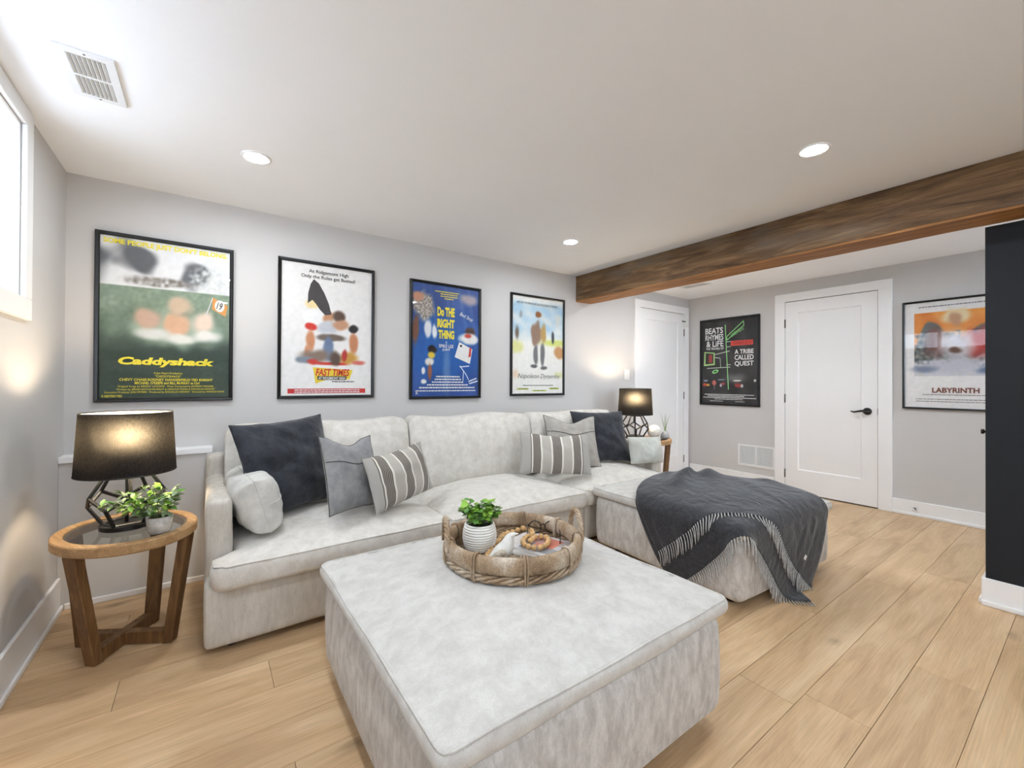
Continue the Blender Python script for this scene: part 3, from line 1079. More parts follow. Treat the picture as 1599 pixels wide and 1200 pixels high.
def smears(u, v, c, lst):
    """Soft abstract patches of colour; no figures."""
    for n, q in enumerate(lst):
        cx, cy, rx, ry, col = q[:5]
        e = q[5] if len(q) > 5 else 0.3
        c = mixc(c, col, soft(u, v, cx, cy, rx, ry, e, 0.35, n * 3.1))
    return c

def bg_golf(u, v):
    n = nz3(u * 7, v * 10, 1.0)
    n2 = nz3(u * 30, v * 40, 4.0)
    if v > 0.70:
        c = mixc((228, 228, 228), (92, 94, 98), sstep(0.1, 0.5, nz3(u * 4 + 2, v * 7, 3.3) + 0.35 * soft(u, v, 0.5, 0.86, 0.34, 0.1)))
        c = mixc(c, (206, 208, 206), soft(u, v, 0.86, 0.78, 0.2, 0.12, 0.4) * (0.6 + n2))
        c = mixc(c, (120, 112, 104), soft(u, v, 0.42, 0.745, 0.26, 0.03, 0.4) * (0.7 + n2))
    else:
        c = mixc((128, 146, 124), (46, 64, 52), sstep(0.66, 0.28, v) + 0.2 * n)
        c = mixc(c, (30, 52, 40), soft(u, v, 0.55, 0.27, 0.5, 0.06))
        c = tuple(k * (1 + 0.12 * n2) for k in c)
    c = smears(u, v, c, [(0.58, 0.44, 0.42, 0.10, (150, 168, 150), 0.5), (0.57, 0.60, 0.10, 0.065, (196, 172, 146), 0.35), (0.34, 0.51, 0.10, 0.070, (188, 156, 134), 0.35), (0.78, 0.50, 0.10, 0.075, (224, 200, 182), 0.35), (0.56, 0.47, 0.10, 0.075, (206, 164, 132), 0.35),
                         (0.40, 0.41, 0.13, 0.035, (206, 208, 204), 0.5), (0.80, 0.41, 0.12, 0.035, (224, 222, 216), 0.5), (0.58, 0.385, 0.12, 0.03, (218, 218, 212), 0.5)])
    return c

def bg_white(u, v):
    c = (236, 233, 230)
    return smears(u, v, c, [(0.32, 0.70, 0.075, 0.035, (238, 216, 160)), (0.33, 0.60, 0.10, 0.06, (244, 242, 240), 0.2), (0.31, 0.525, 0.07, 0.03, (208, 48, 40), 0.2), (0.30, 0.42, 0.045, 0.085, (204, 138, 98)), (0.27, 0.33, 0.03, 0.05, (206, 142, 104)),
                            (0.50, 0.60, 0.06, 0.045, (198, 140, 100)), (0.50, 0.53, 0.12, 0.055, (198, 200, 206)), (0.60, 0.62, 0.075, 0.045, (94, 72, 58)), (0.63, 0.55, 0.09, 0.04, (196, 146, 114)), (0.78, 0.53, 0.065, 0.032, (36, 34, 36), 0.2), (0.79, 0.42, 0.05, 0.09, (196, 130, 92)),
                            (0.53, 0.45, 0.16, 0.03, (112, 96, 86)), (0.50, 0.39, 0.05, 0.07, (104, 122, 156)), (0.50, 0.33, 0.06, 0.06, (112, 130, 160)), (0.36, 0.30, 0.15, 0.045, (132, 112, 98), 0.5), (0.25, 0.27, 0.09, 0.025, (124, 136, 150), 0.4), (0.33, 0.26, 0.06, 0.02, (206, 60, 50), 0.4),
                            (0.73, 0.29, 0.11, 0.05, (196, 146, 60), 0.4), (0.68, 0.31, 0.03, 0.05, (176, 44, 36), 0.3), (0.85, 0.26, 0.07, 0.018, (210, 110, 96), 0.4), (0.55, 0.245, 0.2, 0.012, (204, 52, 42), 0.3), (0.58, 0.29, 0.06, 0.05, (90, 72, 62), 0.4)])

def bg_blue(u, v):
    n = nz3(u * 3, v * 3, 2.0)
    c = mixc((58, 92, 164), (34, 66, 134), 0.5 + n)
    c = mixc(c, (30, 92, 168), soft(u, v, 0.45, 0.42, 0.5, 0.3, 0.6))
    c = mixc(c, (130, 152, 196), 0.55 * max(0, nz3(u * 14 + v * 4, v * 1.2, 6.0)) * sstep(0.3, 0.9, v))
    c = mixc(c, (168, 180, 208), soft(u, v, 0.5, 0.25, 0.05, 0.2, 0.6, 0.1) * 0.4)
    d = nz3(u * 50, v * 60, 9.0)
    c = smears(u, v, c, [(0.16, 0.80, 0.15, 0.12, mixc((214, 206, 196), (108, 96, 88), 0.5 + d), 0.25), (0.08, 0.88, 0.07, 0.04, (196, 140, 112)), (0.22, 0.60, 0.05, 0.09, (226, 226, 230)), (0.31, 0.58, 0.035, 0.06, (230, 230, 234)), (0.05, 0.58, 0.05, 0.12, (120, 78, 60)),
                         (0.29, 0.42, 0.06, 0.035, (40, 26, 24)), (0.28, 0.37, 0.05, 0.03, (222, 190, 60)), (0.25, 0.31, 0.06, 0.035, (226, 222, 216)), (0.25, 0.22, 0.03, 0.07, (152, 92, 66)), (0.17, 0.13, 0.04, 0.02, (236, 234, 230)), (0.16, 0.23, 0.025, 0.03, (230, 228, 226)),
                         (0.86, 0.60, 0.075, 0.045, (70, 44, 36)), (0.84, 0.535, 0.14, 0.05, (234, 232, 230)), (0.83, 0.56, 0.06, 0.02, (196, 72, 60)), (0.84, 0.90, 0.12, 0.05, (170, 158, 164), 0.6)])
    return c

def bg_pale(u, v):
    n = nz3(u * 5, v * 12, 3.0)
    c = mixc((238, 236, 230), (172, 204, 224), sstep(0.5, 0.72, v) * (0.7 + 0.8 * n))
    c = mixc(c, (240, 240, 236), sstep(0.92, 0.99, v))
    c = mixc(c, (206, 216, 110), soft(u, v, 0.85, 0.54, 0.3, 0.035, 0.5) * 0.9)
    c = mixc(c, (222, 222, 150), soft(u, v, 0.08, 0.48, 0.12, 0.06, 0.5))
    return smears(u, v, c, [(0.50, 0.83, 0.055, 0.035, (150, 100, 64)), (0.46, 0.62, 0.10, 0.12, (150, 122, 104), 0.2), (0.60, 0.64, 0.055, 0.09, (186, 152, 92)), (0.45, 0.40, 0.045, 0.11, (120, 118, 120), 0.25), (0.58, 0.40, 0.045, 0.13, (122, 120, 122), 0.25), (0.42, 0.285, 0.07, 0.018, (96, 94, 96)), (0.61, 0.27, 0.07, 0.018, (100, 98, 100)),
                            (0.09, 0.62, 0.035, 0.07, (112, 96, 82), 0.5), (0.79, 0.60, 0.03, 0.06, (70, 74, 84), 0.4), (0.95, 0.44, 0.12, 0.07, (196, 146, 96), 0.3), (0.16, 0.82, 0.03, 0.04, (150, 160, 166), 0.5), (0.07, 0.2, 0.06, 0.04, (238, 214, 190), 0.6), (0.92, 0.20, 0.1, 0.03, (226, 226, 180), 0.6), (0.90, 0.78, 0.06, 0.07, (206, 212, 212), 0.6)])

def bg_black(u, v):
    n = nz3(u * 6, v * 6, 2.0)
    c = mixc((26, 26, 28), (52, 52, 54), 0.5 + n)
    c = mixc(c, (150, 150, 150), soft(u, v, 0.62, 0.30, 0.16, 0.05, 0.8) * 0.6)
    return smears(u, v, c, [(0.06, 0.225, 0.04, 0.02, (206, 74, 44)), (0.12, 0.222, 0.03, 0.014, (232, 176, 70)), (0.24, 0.25, 0.04, 0.03, (164, 60, 48)), (0.4, 0.235, 0.04, 0.015, (176, 66, 62)), (0.36, 0.22, 0.02, 0.02, (196, 196, 206)), (0.08, 0.275, 0.05, 0.008, (150, 166, 186)), (0.38, 0.285, 0.06, 0.006, (166, 178, 194)),
                            (0.67, 0.22, 0.07, 0.025, (150, 46, 40), 0.2), (0.73, 0.215, 0.02, 0.02, (206, 200, 196)), (0.95, 0.275, 0.02, 0.015, (216, 214, 210)), (0.66, 0.275, 0.07, 0.008, (226, 220, 210))])

def bg_orange(u, v):
    if u < 0.10 or u > 0.90 or v > 0.90 or v < 0.30:
        c = (238, 236, 236)
    else:
        n = nz3(u * 6, v * 6, 5.0)
        c = mixc((220, 122, 42), (238, 158, 70), 0.5 + n)
        c = mixc(c, (96, 104, 104), sstep(0.74, 0.66, v + 0.25 * n))
        c = mixc(c, (206, 208, 218), sstep(0.47, 0.40, v + 0.1 * nz3(u * 12, v * 20, 1.0)))
        d = nz3(u * 26, v * 30, 2.0)
        if v < 0.72:
            c = mixc(c, (44, 56, 64), max(0, d) * 1.5 * sstep(0.3, 0.5, v))
            c = mixc(c, (206, 196, 176), max(0, -d) * 0.9)
    return smears(u, v, c, [(0.52, 0.85, 0.14, 0.065, (232, 212, 166), 0.4), (0.52, 0.81, 0.075, 0.06, (196, 148, 112), 0.4), (0.74, 0.60, 0.15, 0.12, (186, 50, 40), 0.4), (0.32, 0.62, 0.13, 0.12, (116, 74, 66), 0.5), (0.52, 0.58, 0.17, 0.13, (212, 208, 214), 0.5), (0.52, 0.535, 0.06, 0.03, (104, 72, 58), 0.4), (0.52, 0.40, 0.24, 0.07, (196, 196, 208), 0.6), (0.86, 0.345, 0.12, 0.03, (92, 112, 150), 0.6), (0.2, 0.36, 0.12, 0.03, (120, 132, 158), 0.6)])

YEL, WHT, BLK, RED = (240, 222, 52), (236, 236, 234), (24, 24, 26), (204, 44, 36)
G = 'movie posters in black frames'

def wall_poster(x0, x1, z0, z1, *a, **k):
    return make_poster(((x0 + x1) / 2, D, z0), 0.0, x1 - x0, z1 - z0, *a, **k)

wall_poster(-0.4895, 0.1315, 1.037, 1.9625, bg_golf, [
    ('SOME PEOPLE JUST DON\'T BELONG.', 0.5, 0.968, 0.96, 0.042, YEL, dict(bold=0.04)),
    ('Caddyshack', 0.50, 0.228, 0.74, 0.062, YEL, dict(bold=0.05, shear=0.15)),
    ('A Jon Peters Production', 0.5, 0.158, 0.22, 0.016, YEL, dict(bold=0.01)),
    ('"CADDYSHACK"', 0.5, 0.139, 0.2, 0.014, YEL, dict(bold=0.01)),
    ('CHEVY CHASE\u00b7RODNEY DANGERFIELD\u00b7TED KNIGHT', 0.5, 0.117, 0.72, 0.016, YEL, dict(bold=0.02)),
    ('MICHAEL O\'KEEFE and BILL MURRAY as Carl', 0.5, 0.096, 0.5, 0.017, YEL, dict(bold=0.02)),
    ('Original Songs by KENNY LOGGINS \u00b7 Music Composed by JOHNNY MANDEL', 0.5, 0.073, 0.74, 0.015, YEL),
    ('Written by BRIAN DOYLE-MURRAY & HAROLD RAMIS & DOUGLAS KENNEY', 0.5, 0.054, 0.76, 0.014, YEL),
    ('Executive Producer JON PETERS \u00b7 Produced by DOUGLAS KENNEY \u00b7 Directed by HAROLD RAMIS', 0.5, 0.036, 0.92, 0.014, YEL),
    ('R RESTRICTED', 0.09, 0.014, 0.14, 0.014, YEL, dict(bold=0.02)),
    ('19', 0.915, 0.625, 0.045, 0.05, BLK, dict(bold=0.01, rot=-0.25)),
], [((205, 205, 205), bar(0.80, 0.555, 0.855, 0.68, 0.008)), ((214, 146, 70), [(0.855, 0.68), (0.985, 0.63), (0.965, 0.555), (0.85, 0.60)]), ((238, 234, 224), ellp(0.915, 0.625, 0.042, 0.04))],
    'framed green poster with yellow lettering, leftmost, above the bright table lamp', 0.020)

wall_poster(0.374, 1.002, 1.040, 1.972, bg_white, [
    ('At Ridgemont High', 0.50, 0.945, 0.44, 0.034, BLK, dict(bold=0.01)),
    ('Only the Rules get Busted!', 0.50, 0.905, 0.60, 0.034, BLK, dict(bold=0.01)),
    ('FAST TIMES', 0.55, 0.178, 0.38, 0.055, RED, dict(bold=0.03, shear=0.2)),
    ('AT RIDGEMONT HIGH', 0.54, 0.133, 0.30, 0.020, WHT, dict(bold=0.02)),
    ('#', 0.67, 0.107, 0.26, 0.009, BLK),
    ('#', 0.5, 0.041, 0.72, 0.010, WHT),
    ('#', 0.5, 0.026, 0.72, 0.010, WHT),
], [((70, 66, 68), [(0.27, 0.70), (0.275, 0.78), (0.30, 0.85), (0.335, 0.89), (0.39, 0.86), (0.45, 0.79), (0.50, 0.71), (0.53, 0.63), (0.46, 0.62), (0.40, 0.66), (0.36, 0.70), (0.32, 0.73)]),
    ((232, 206, 60), [(0.33, 0.215), (0.78, 0.20), (0.74, 0.125), (0.50, 0.125), (0.36, 0.09)]), ((36, 30, 30), [(0.38, 0.148), (0.71, 0.148), (0.70, 0.119), (0.38, 0.119)]), ((200, 40, 40), rct(0.07, 0.93, 0.016, 0.052))],
    'framed white poster with a dark surfboard shape and a red title on yellow', 0.020)

wall_poster(1.278, 1.920, 1.020, 1.959, bg_blue, [
    ('Do THE', 0.485, 0.765, 0.26, 0.085, YEL, dict(bold=0.05)),
    ('RIGHT', 0.485, 0.660, 0.26, 0.080, YEL, dict(bold=0.05)),
    ('THING', 0.49, 0.560, 0.24, 0.080, YEL, dict(bold=0.05)),
    ('A', 0.49, 0.490, 0.025, 0.022, WHT), ('SPIKE LEE', 0.49, 0.455, 0.22, 0.030, WHT, dict(bold=0.01)), ('JOINT', 0.49, 0.42, 0.12, 0.026, WHT, dict(bold=0.01)),
    ('#', 0.5, 0.945, 0.36, 0.012, YEL), ('#', 0.53, 0.925, 0.26, 0.012, YEL), ('#', 0.53, 0.905, 0.26, 0.012, YEL), ('#', 0.53, 0.885, 0.14, 0.012, YEL),
    ('Bed Stuy', 0.80, 0.735, 0.22, 0.045, WHT, dict(shear=0.2, rot=-0.35)),
    ('#', 0.52, 0.178, 0.36, 0.016, WHT, dict(bold=0.01)),
    ('#', 0.52, 0.153, 0.40, 0.016, WHT, dict(bold=0.01)),
    ('#', 0.52, 0.128, 0.48, 0.016, WHT, dict(bold=0.01)),
    ('#', 0.52, 0.103, 0.62, 0.016, WHT, dict(bold=0.01)),
    ('#', 0.52, 0.078, 0.84, 0.016, WHT, dict(bold=0.01)),
    ('#', 0.5, 0.050, 0.9, 0.013, WHT), ('R', 0.07, 0.03, 0.03, 0.02, WHT, dict(bold=0.02)),
], [((236, 234, 232), [(0.69, 0.50), (0.90, 0.44), (0.86, 0.30), (0.62, 0.36)]), ((196, 50, 48), [(0.855, 0.46), (0.885, 0.45), (0.875, 0.37), (0.835, 0.36)]), ((60, 60, 66), rct(0.70, 0.735, 0.455, 0.475)),
    ((220, 226, 240), bar(0.70, 0.28, 0.80, 0.20, 0.01)), ((220, 226, 240), bar(0.70, 0.27, 0.85, 0.28, 0.01)), ((220, 226, 240), bar(0.76, 0.24, 0.75, 0.14, 0.01)), ((220, 226, 240), bar(0.80, 0.20, 0.84, 0.15, 0.01)), ((220, 226, 240), bar(0.84, 0.135, 0.97, 0.165, 0.012)), ((220, 226, 240), bar(0.85, 0.115, 0.99, 0.14, 0.012))],
    'framed blue poster with hand-drawn yellow title lettering', 0.020)

wall_poster(2.236, 2.893, 1.032, 1.975, bg_pale, [
    ('HE\'S OUT TO PROVE HE\'S GOT NOTHING TO PROVE.', 0.48, 0.935, 0.80, 0.022, (60, 50, 52), dict(bold=0.01)),
    ('Napoleon Dynamite', 0.52, 0.175, 0.82, 0.062, BLK, dict(shear=0.25, bold=-0.01)),
    ('#', 0.5, 0.085, 0.6, 0.009, BLK), ('#', 0.2, 0.05, 0.16, 0.010, (120, 130, 40)), ('#', 0.82, 0.05, 0.14, 0.010, (90, 100, 30)), ('#', 0.52, 0.03, 0.2, 0.010, (120, 130, 40)),
], [((190, 200, 90), rct(0.09, 0.31, 0.04, 0.056)), ((176, 190, 70), rct(0.72, 0.92, 0.042, 0.06)), ((196, 206, 100), rct(0.38, 0.66, 0.022, 0.036))],
    'framed pale poster with thin handwritten-style title, last one before the beam', 0.020)

def side_poster(ya, yb, z0, z1, *a, **k):
    return make_poster((XW, (ya + yb) / 2, z0), -PI / 2, ya - yb, z1 - z0, *a, **k)

NG = (150, 226, 138)
side_poster(2.987, 2.272, 0.890, 1.943, bg_black, [
    ('BEATS', 0.235, 0.88, 0.33, 0.072, WHT, dict(bold=0.02)), ('RHYMES', 0.24, 0.80, 0.34, 0.072, WHT, dict(bold=0.02)), ('& LiFE', 0.25, 0.72, 0.32, 0.072, WHT, dict(bold=0.02)), ('THE TRAVELS OF', 0.25, 0.662, 0.33, 0.026, WHT, dict(bold=0.02)),
    ('A TRIBE', 0.77, 0.612, 0.32, 0.052, WHT, dict(bold=0.02)), ('CALLED', 0.77, 0.545, 0.32, 0.058, WHT, dict(bold=0.02)), ('QUEST', 0.77, 0.470, 0.32, 0.064, WHT, dict(bold=0.02)),
    ('LINDEN BLVD', 0.655, 0.845, 0.24, 0.038, NG, dict(rot=0.52)), ('FARMERS BLVD', 0.74, 0.715, 0.32, 0.032, (160, 40, 34), dict(bold=0.01)),
    ('#', 0.5, 0.108, 0.88, 0.011, WHT), ('#', 0.45, 0.090, 0.66, 0.011, WHT), ('#', 0.5, 0.072, 0.94, 0.011, WHT), ('#', 0.5, 0.054, 0.5, 0.009, WHT), ('#', 0.28, 0.03, 0.24, 0.007, WHT), ('#', 0.7, 0.03, 0.16, 0.007, WHT),
], [(NG, bar(0.44, 0.94, 0.50, 0.17, 0.014)), ((150, 50, 44), bar(0.515, 0.95, 0.515, 0.80, 0.006)),
    (NG, bar(0.47, 0.80, 0.76, 0.965, 0.010)), (NG, bar(0.47, 0.755, 0.77, 0.915, 0.010)), (NG, bar(0.765, 0.915, 0.76, 0.965, 0.012)), (NG, bar(0.47, 0.755, 0.47, 0.80, 0.012)),
    ((214, 66, 52), rct(0.54, 0.92, 0.685, 0.742)),
    ((196, 226, 196), bar(0.46, 0.735, 0.54, 0.737, 0.007)), ((196, 226, 196), bar(0.46, 0.675, 0.54, 0.677, 0.007)), ((206, 220, 200), bar(0.25, 0.59, 0.52, 0.625, 0.008)), ((206, 220, 200), bar(0.25, 0.555, 0.35, 0.545, 0.008)), ((206, 220, 200), bar(0.35, 0.545, 0.36, 0.43, 0.008)), ((206, 220, 200), bar(0.10, 0.425, 0.53, 0.435, 0.008)), ((206, 220, 200), bar(0.46, 0.465, 0.54, 0.463, 0.007)),
    ((168, 206, 130), [(0.05, 0.63), (0.25, 0.615), (0.25, 0.465), (0.04, 0.455)]), ((52, 58, 44), [(0.075, 0.615), (0.225, 0.602), (0.225, 0.482), (0.07, 0.475)]), ((172, 56, 56), rct(0.135, 0.20, 0.495, 0.59)),
    (NG, ellp(0.26, 0.385, 0.06, 0.022, 0.2)), ((36, 60, 36), ellp(0.26, 0.385, 0.035, 0.010, 0.2)), ((196, 110, 96), ellp(0.24, 0.25, 0.035, 0.03, 0, 8)), ((180, 180, 176), bar(0.24, 0.22, 0.24, 0.17, 0.006))],
    'framed black poster with white lettering and a neon green street sign', 0.022)

side_poster(1.065, 0.432, 0.941, 1.882, bg_orange, [
    ('LABYRINTH', 0.52, 0.165, 0.46, 0.048, (120, 62, 34), dict(bold=0.03)),
    ('#', 0.5, 0.955, 0.7, 0.012, (120, 118, 120)), ('#', 0.52, 0.122, 0.66, 0.009, (140, 130, 126)),
    ('#', 0.52, 0.08, 0.8, 0.010, (150, 148, 150)), ('#', 0.52, 0.058, 0.8, 0.010, (150, 148, 150)),
], [], 'framed poster with an orange sky and brown title, partly behind the navy partition', 0.016)

# ------------------------------------------------------------------ upholstery helpers
def round_corner(x, y, hw, hd, r):
    ax, ay = abs(x), abs(y)
    if ax > hw - r and ay > hd - r:
        p, q = (ax - hw + r) / r, (ay - hd + r) / r
        p, q = p * math.sqrt(max(0, 1 - q * q / 2)), q * math.sqrt(max(0, 1 - p * p / 2))
        ax, ay = hw - r + p * r, hd - r + q * r
    return math.copysign(ax, x), math.copysign(ay, y)

def seat_cushion(name, x0, x1, y0, y1, zb, ze, crown, mat, parent, seed=0.0, r=0.05, notch=0.0, nx=56, ny=48, bulge=0.012, pucker=0.008, fwd=0.0, power=2.6):
    """Boxed seat cushion with a welt along its top edge; notch cuts the rear of the left side back to clear an arm."""
    cx, cy, hw, hd = (x0 + x1) / 2, (y0 + y1) / 2, (x1 - x0) / 2, (y1 - y0) / 2

    def remap(t):
        return math.copysign(1 - (1 - abs(t)) ** 1.35, t)      # finer rows towards the edges

    def fn(a, b, c):
        a, b = remap(a), remap(b)
        x, y = a * hw, b * hd
        x, y = round_corner(x, y, hw, hd, r)
        side = 1 - c * c
        ex, ey = hw - abs(x), hd - abs(y)
        de = min(ex, ey)
        sc = 1 + bulge * side / max(hw, hd)
        X, Y = x * sc, y * sc
        zedge = ze + 0.007 * nz3(x * 4 + seed, y * 4, seed)
        z = zb + (zedge - zb) * (c + 1) / 2
        if c == 1:
            cr = (1 - abs(a) ** power) * (1 - abs(b) ** power)
            z += crown * cr + 0.010 * nz3(x * 5 + seed * 2, y * 5, 3.0) * cr
            s = x if ey < ex else y
            pk = pucker * math.exp(-de / 0.075) * (1 - math.exp(-de / 0.006))
            z += pk * 2.0 * (nz3(s * 26 + seed, de * 5, seed + 1.7) + 0.6 * nz3(s * 55 + seed, de * 5, seed))
        elif c > -1:
            s = x if ey < ex else y
            k = 0.004 * nz3(s * 22 + seed, c * 2, seed)
            if ex <= ey:
                X += math.copysign(k, x)
            else:
                Y += math.copysign(k, y)
        z += 0.006 * nz3(x * 3, y * 3 + seed, 9.0) * (1 if c < 1 else 0)
        if notch and X < 0:
            wgt = sstep(-hd + 0.10, -hd + 0.17, y)
            X += notch * wgt * (-x / hw) ** 6
        return (cx + X, cy + Y, z)
    v, f = softbox(nx, ny, 6, fn)
    o = MB().add(v, f).build(name, mat, parent, True)
    loop = []
    for i in range(nx):
        loop.append(fn(2 * i / nx - 1, -1, 1))
    for j in range(ny):
        loop.append(fn(1, 2 * j / ny - 1, 1))
    for i in range(nx, 0, -1):
        loop.append(fn(2 * i / nx - 1, 1, 1))
    for j in range(ny, 0, -1):
        loop.append(fn(-1, 2 * j / ny - 1, 1))
    MB().tube(loop, 0.0042, 6, closed=True).build('piping', mat, o, True)
    return o

def soft_base(name, x0, x1, y0, y1, z0, z1, mat, parent, r=0.03, bulge=0.008, seed=0.0, n=(28, 28, 14), wob=0.004):
    cx, cy, cz, hw, hd, hz = (x0 + x1) / 2, (y0 + y1) / 2, (z0 + z1) / 2, (x1 - x0) / 2, (y1 - y0) / 2, (z1 - z0) / 2

    def rm(t):
        return math.copysign(1 - (1 - abs(t)) ** 1.6, t)

    def fn(a, b, c):
        a, b, c = rm(a), rm(b), rm(c)
        p = Vector((a * hw, b * hd, c * hz))
        q = Vector((max(-hw + r, min(hw - r, p.x)), max(-hd + r, min(hd - r, p.y)), max(-hz + r, min(hz - r, p.z))))
        d = p - q
        if d.length > 1e-9:
            p = q + d.normalized() * r * min(1.0, max(abs(d.x), abs(d.y), abs(d.z)) / r)
        k = bulge * (1 - c * c)
        p.x += math.copysign(k * (1 - b * b * 0.5), p.x) * abs(a) ** 4
        p.y += math.copysign(k * (1 - a * a * 0.5), p.y) * abs(b) ** 4
        w = wob * nz3(p.x * 4 + seed, p.y * 4, p.z * 5)
        return (cx + p.x + w, cy + p.y + w, cz + p.z + w * 0.5)
    v, f = softbox(*n, fn)
    return MB().add(v, f).build(name, mat, parent, True)

def back_cushion(name, x0, x1, y0, y1, z0, z1, mat, parent, seed, lean=0.10):
    cx, cz, hw, hz, hd = (x0 + x1) / 2, (z0 + z1) / 2, (x1 - x0) / 2, (z1 - z0) / 2, (y1 - y0) / 2
    cy = (y0 + y1) / 2

    def rm(t):
        return math.copysign(1 - (1 - abs(t)) ** 1.4, t)

    def fn(a, b, c):
        a, c = rm(a), rm(c)
        x, z = round_corner(a * hw, c * hz, hw, hz, 0.07)
        cr = (1 - abs(a) ** 3.0) * (1 - abs(c) ** 3.0)
        y = b * hd * (0.42 + 0.58 * cr)
        z2 = z - 0.018 * (1 - a * a) * (1 if z < 0 else 0) + 0.018 * nz3(x * 3 + seed, 0, seed) * (z > 0)
        dn = 0.014 * nz3(x * 4 + seed, z * 4, seed) * cr
        ex = min(hw - abs(x), hz - abs(z))
        dn += 0.006 * math.exp(-ex / 0.08) * nz3((x + z) * 24 + seed, (x - z) * 24, seed)
        y += dn * (1 if b < 0 else -1) * -1 if abs(b) == 1 else 0
        return (cx + x, cy + y + lean * (z / hz) * 0.5, cz + z2)
    v, f = softbox(40, 6, 30, fn)
    return MB().add(v, f).build(name, mat, parent, True)

def feet(parent, spots, h=0.045):
    for x, y in spots:
        MB().lathe([(0.0, 0.0), (0.022, 0.0), (0.028, 0.008), (0.030, h), (0.0, h)], 14).build('foot', M['dark_foot'], parent, True, loc=(x, y, 0))

# ------------------------------------------------------------------ sectional sofa
def make_sofa():
    s = tag(empty('sectional_sofa', (0, 0, 0)), 'long pale linen sectional sofa along the poster wall', 'sofa')
    X0, X1, X2, X3 = 0.0, 1.125, 2.205, 3.29
    YF, YB = 2.172, 3.085
    for n, (a, b) in enumerate(((X0, X1), (X1, X2), (X2, X3))):
        soft_base('base', a + 0.001, b - 0.001, YF, YB, 0.03, 0.295, M['sofa_base'], s, r=0.022, bulge=0.003, seed=n * 5.0)
        feet(s, [(a + 0.1, YF + 0.08), (b - 0.1, YF + 0.08), (a + 0.1, YB - 0.08), (b - 0.1, YB - 0.08)], 0.034)
        soft_base('back_frame', a + 0.003, b - 0.003, 2.955, YB, 0.27, 0.735, M['sofa_base'], s, r=0.03, bulge=0.004, seed=n * 3.0)
    for n, (a, b) in enumerate(((X0 + 0.002, X0 + 0.102), (X3 - 0.102, X3 - 0.002))):
        soft_base('arm', a, b, 2.30, 2.97, 0.26, 0.625, M['sofa_base'], s, r=0.028, bulge=0.004, seed=n * 7.0)
    seat_cushion('seat_cushion', 0.028, X1 + 0.004, 2.135, 2.93, 0.280, 0.378, 0.085, M['sofa'], s, 1.0, 0.055, notch=0.085)
    seat_cushion('seat_cushion', X1 + 0.008, X2 - 0.004, 2.135, 2.93, 0.285, 0.380, 0.085, M['sofa'], s, 4.0, 0.055)
    seat_cushion('seat_cushion', X2 + 0.000, X3 - 0.105, 2.135, 2.93, 0.285, 0.385, 0.080, M['sofa'], s, 8.0, 0.055)
    back_cushion('back_cushion', 0.085, X1 + 0.012, 2.70, 2.985, 0.42, 0.905, M['sofa'], s, 2.0)
    back_cushion('back_cushion', X1 + 0.022, X2 - 0.005, 2.69, 2.985, 0.42, 0.905, M['sofa'], s, 6.0)
    back_cushion('back_cushion', X2 + 0.008, X3 - 0.07, 2.70, 2.985, 0.42, 0.895, M['sofa'], s, 9.0)
make_sofa()

def make_ottoman(loc, rotz, w, d, label, seed):
    o = tag(empty('ottoman', loc, rotz), label, 'ottoman', 'matching square ottomans')
    soft_base('base', -w / 2 + 0.006, w / 2 - 0.006, -d / 2 + 0.006, d / 2 - 0.006, 0.04, 0.378, M['velvet_base'], o, r=0.045, bulge=0.012, seed=seed)
    feet(o, [(sx * (w / 2 - 0.12), sy * (d / 2 - 0.12)) for sx in (-1, 1) for sy in (-1, 1)])
    seat_cushion('cushion', -w / 2 - 0.006, w / 2 + 0.006, -d / 2 - 0.006, d / 2 + 0.006, 0.374, 0.424, 0.068, M['velvet'], o, seed, 0.030, power=2.4, bulge=0.008, pucker=0.009)
    return o
OT1 = ((0.915, 1.295, 0), 0.0, 1.06, 1.07)
OT2_ROT = R(-2.8)
OT2 = ((2.690, 1.550, 0), OT2_ROT, 1.01, 1.04)
make_ottoman(*OT1, 'square pale chenille ottoman in the foreground carrying the wicker tray', 2.0)
make_ottoman(*OT2, 'square pale chenille ottoman with the charcoal throw draped over it', 12.0)

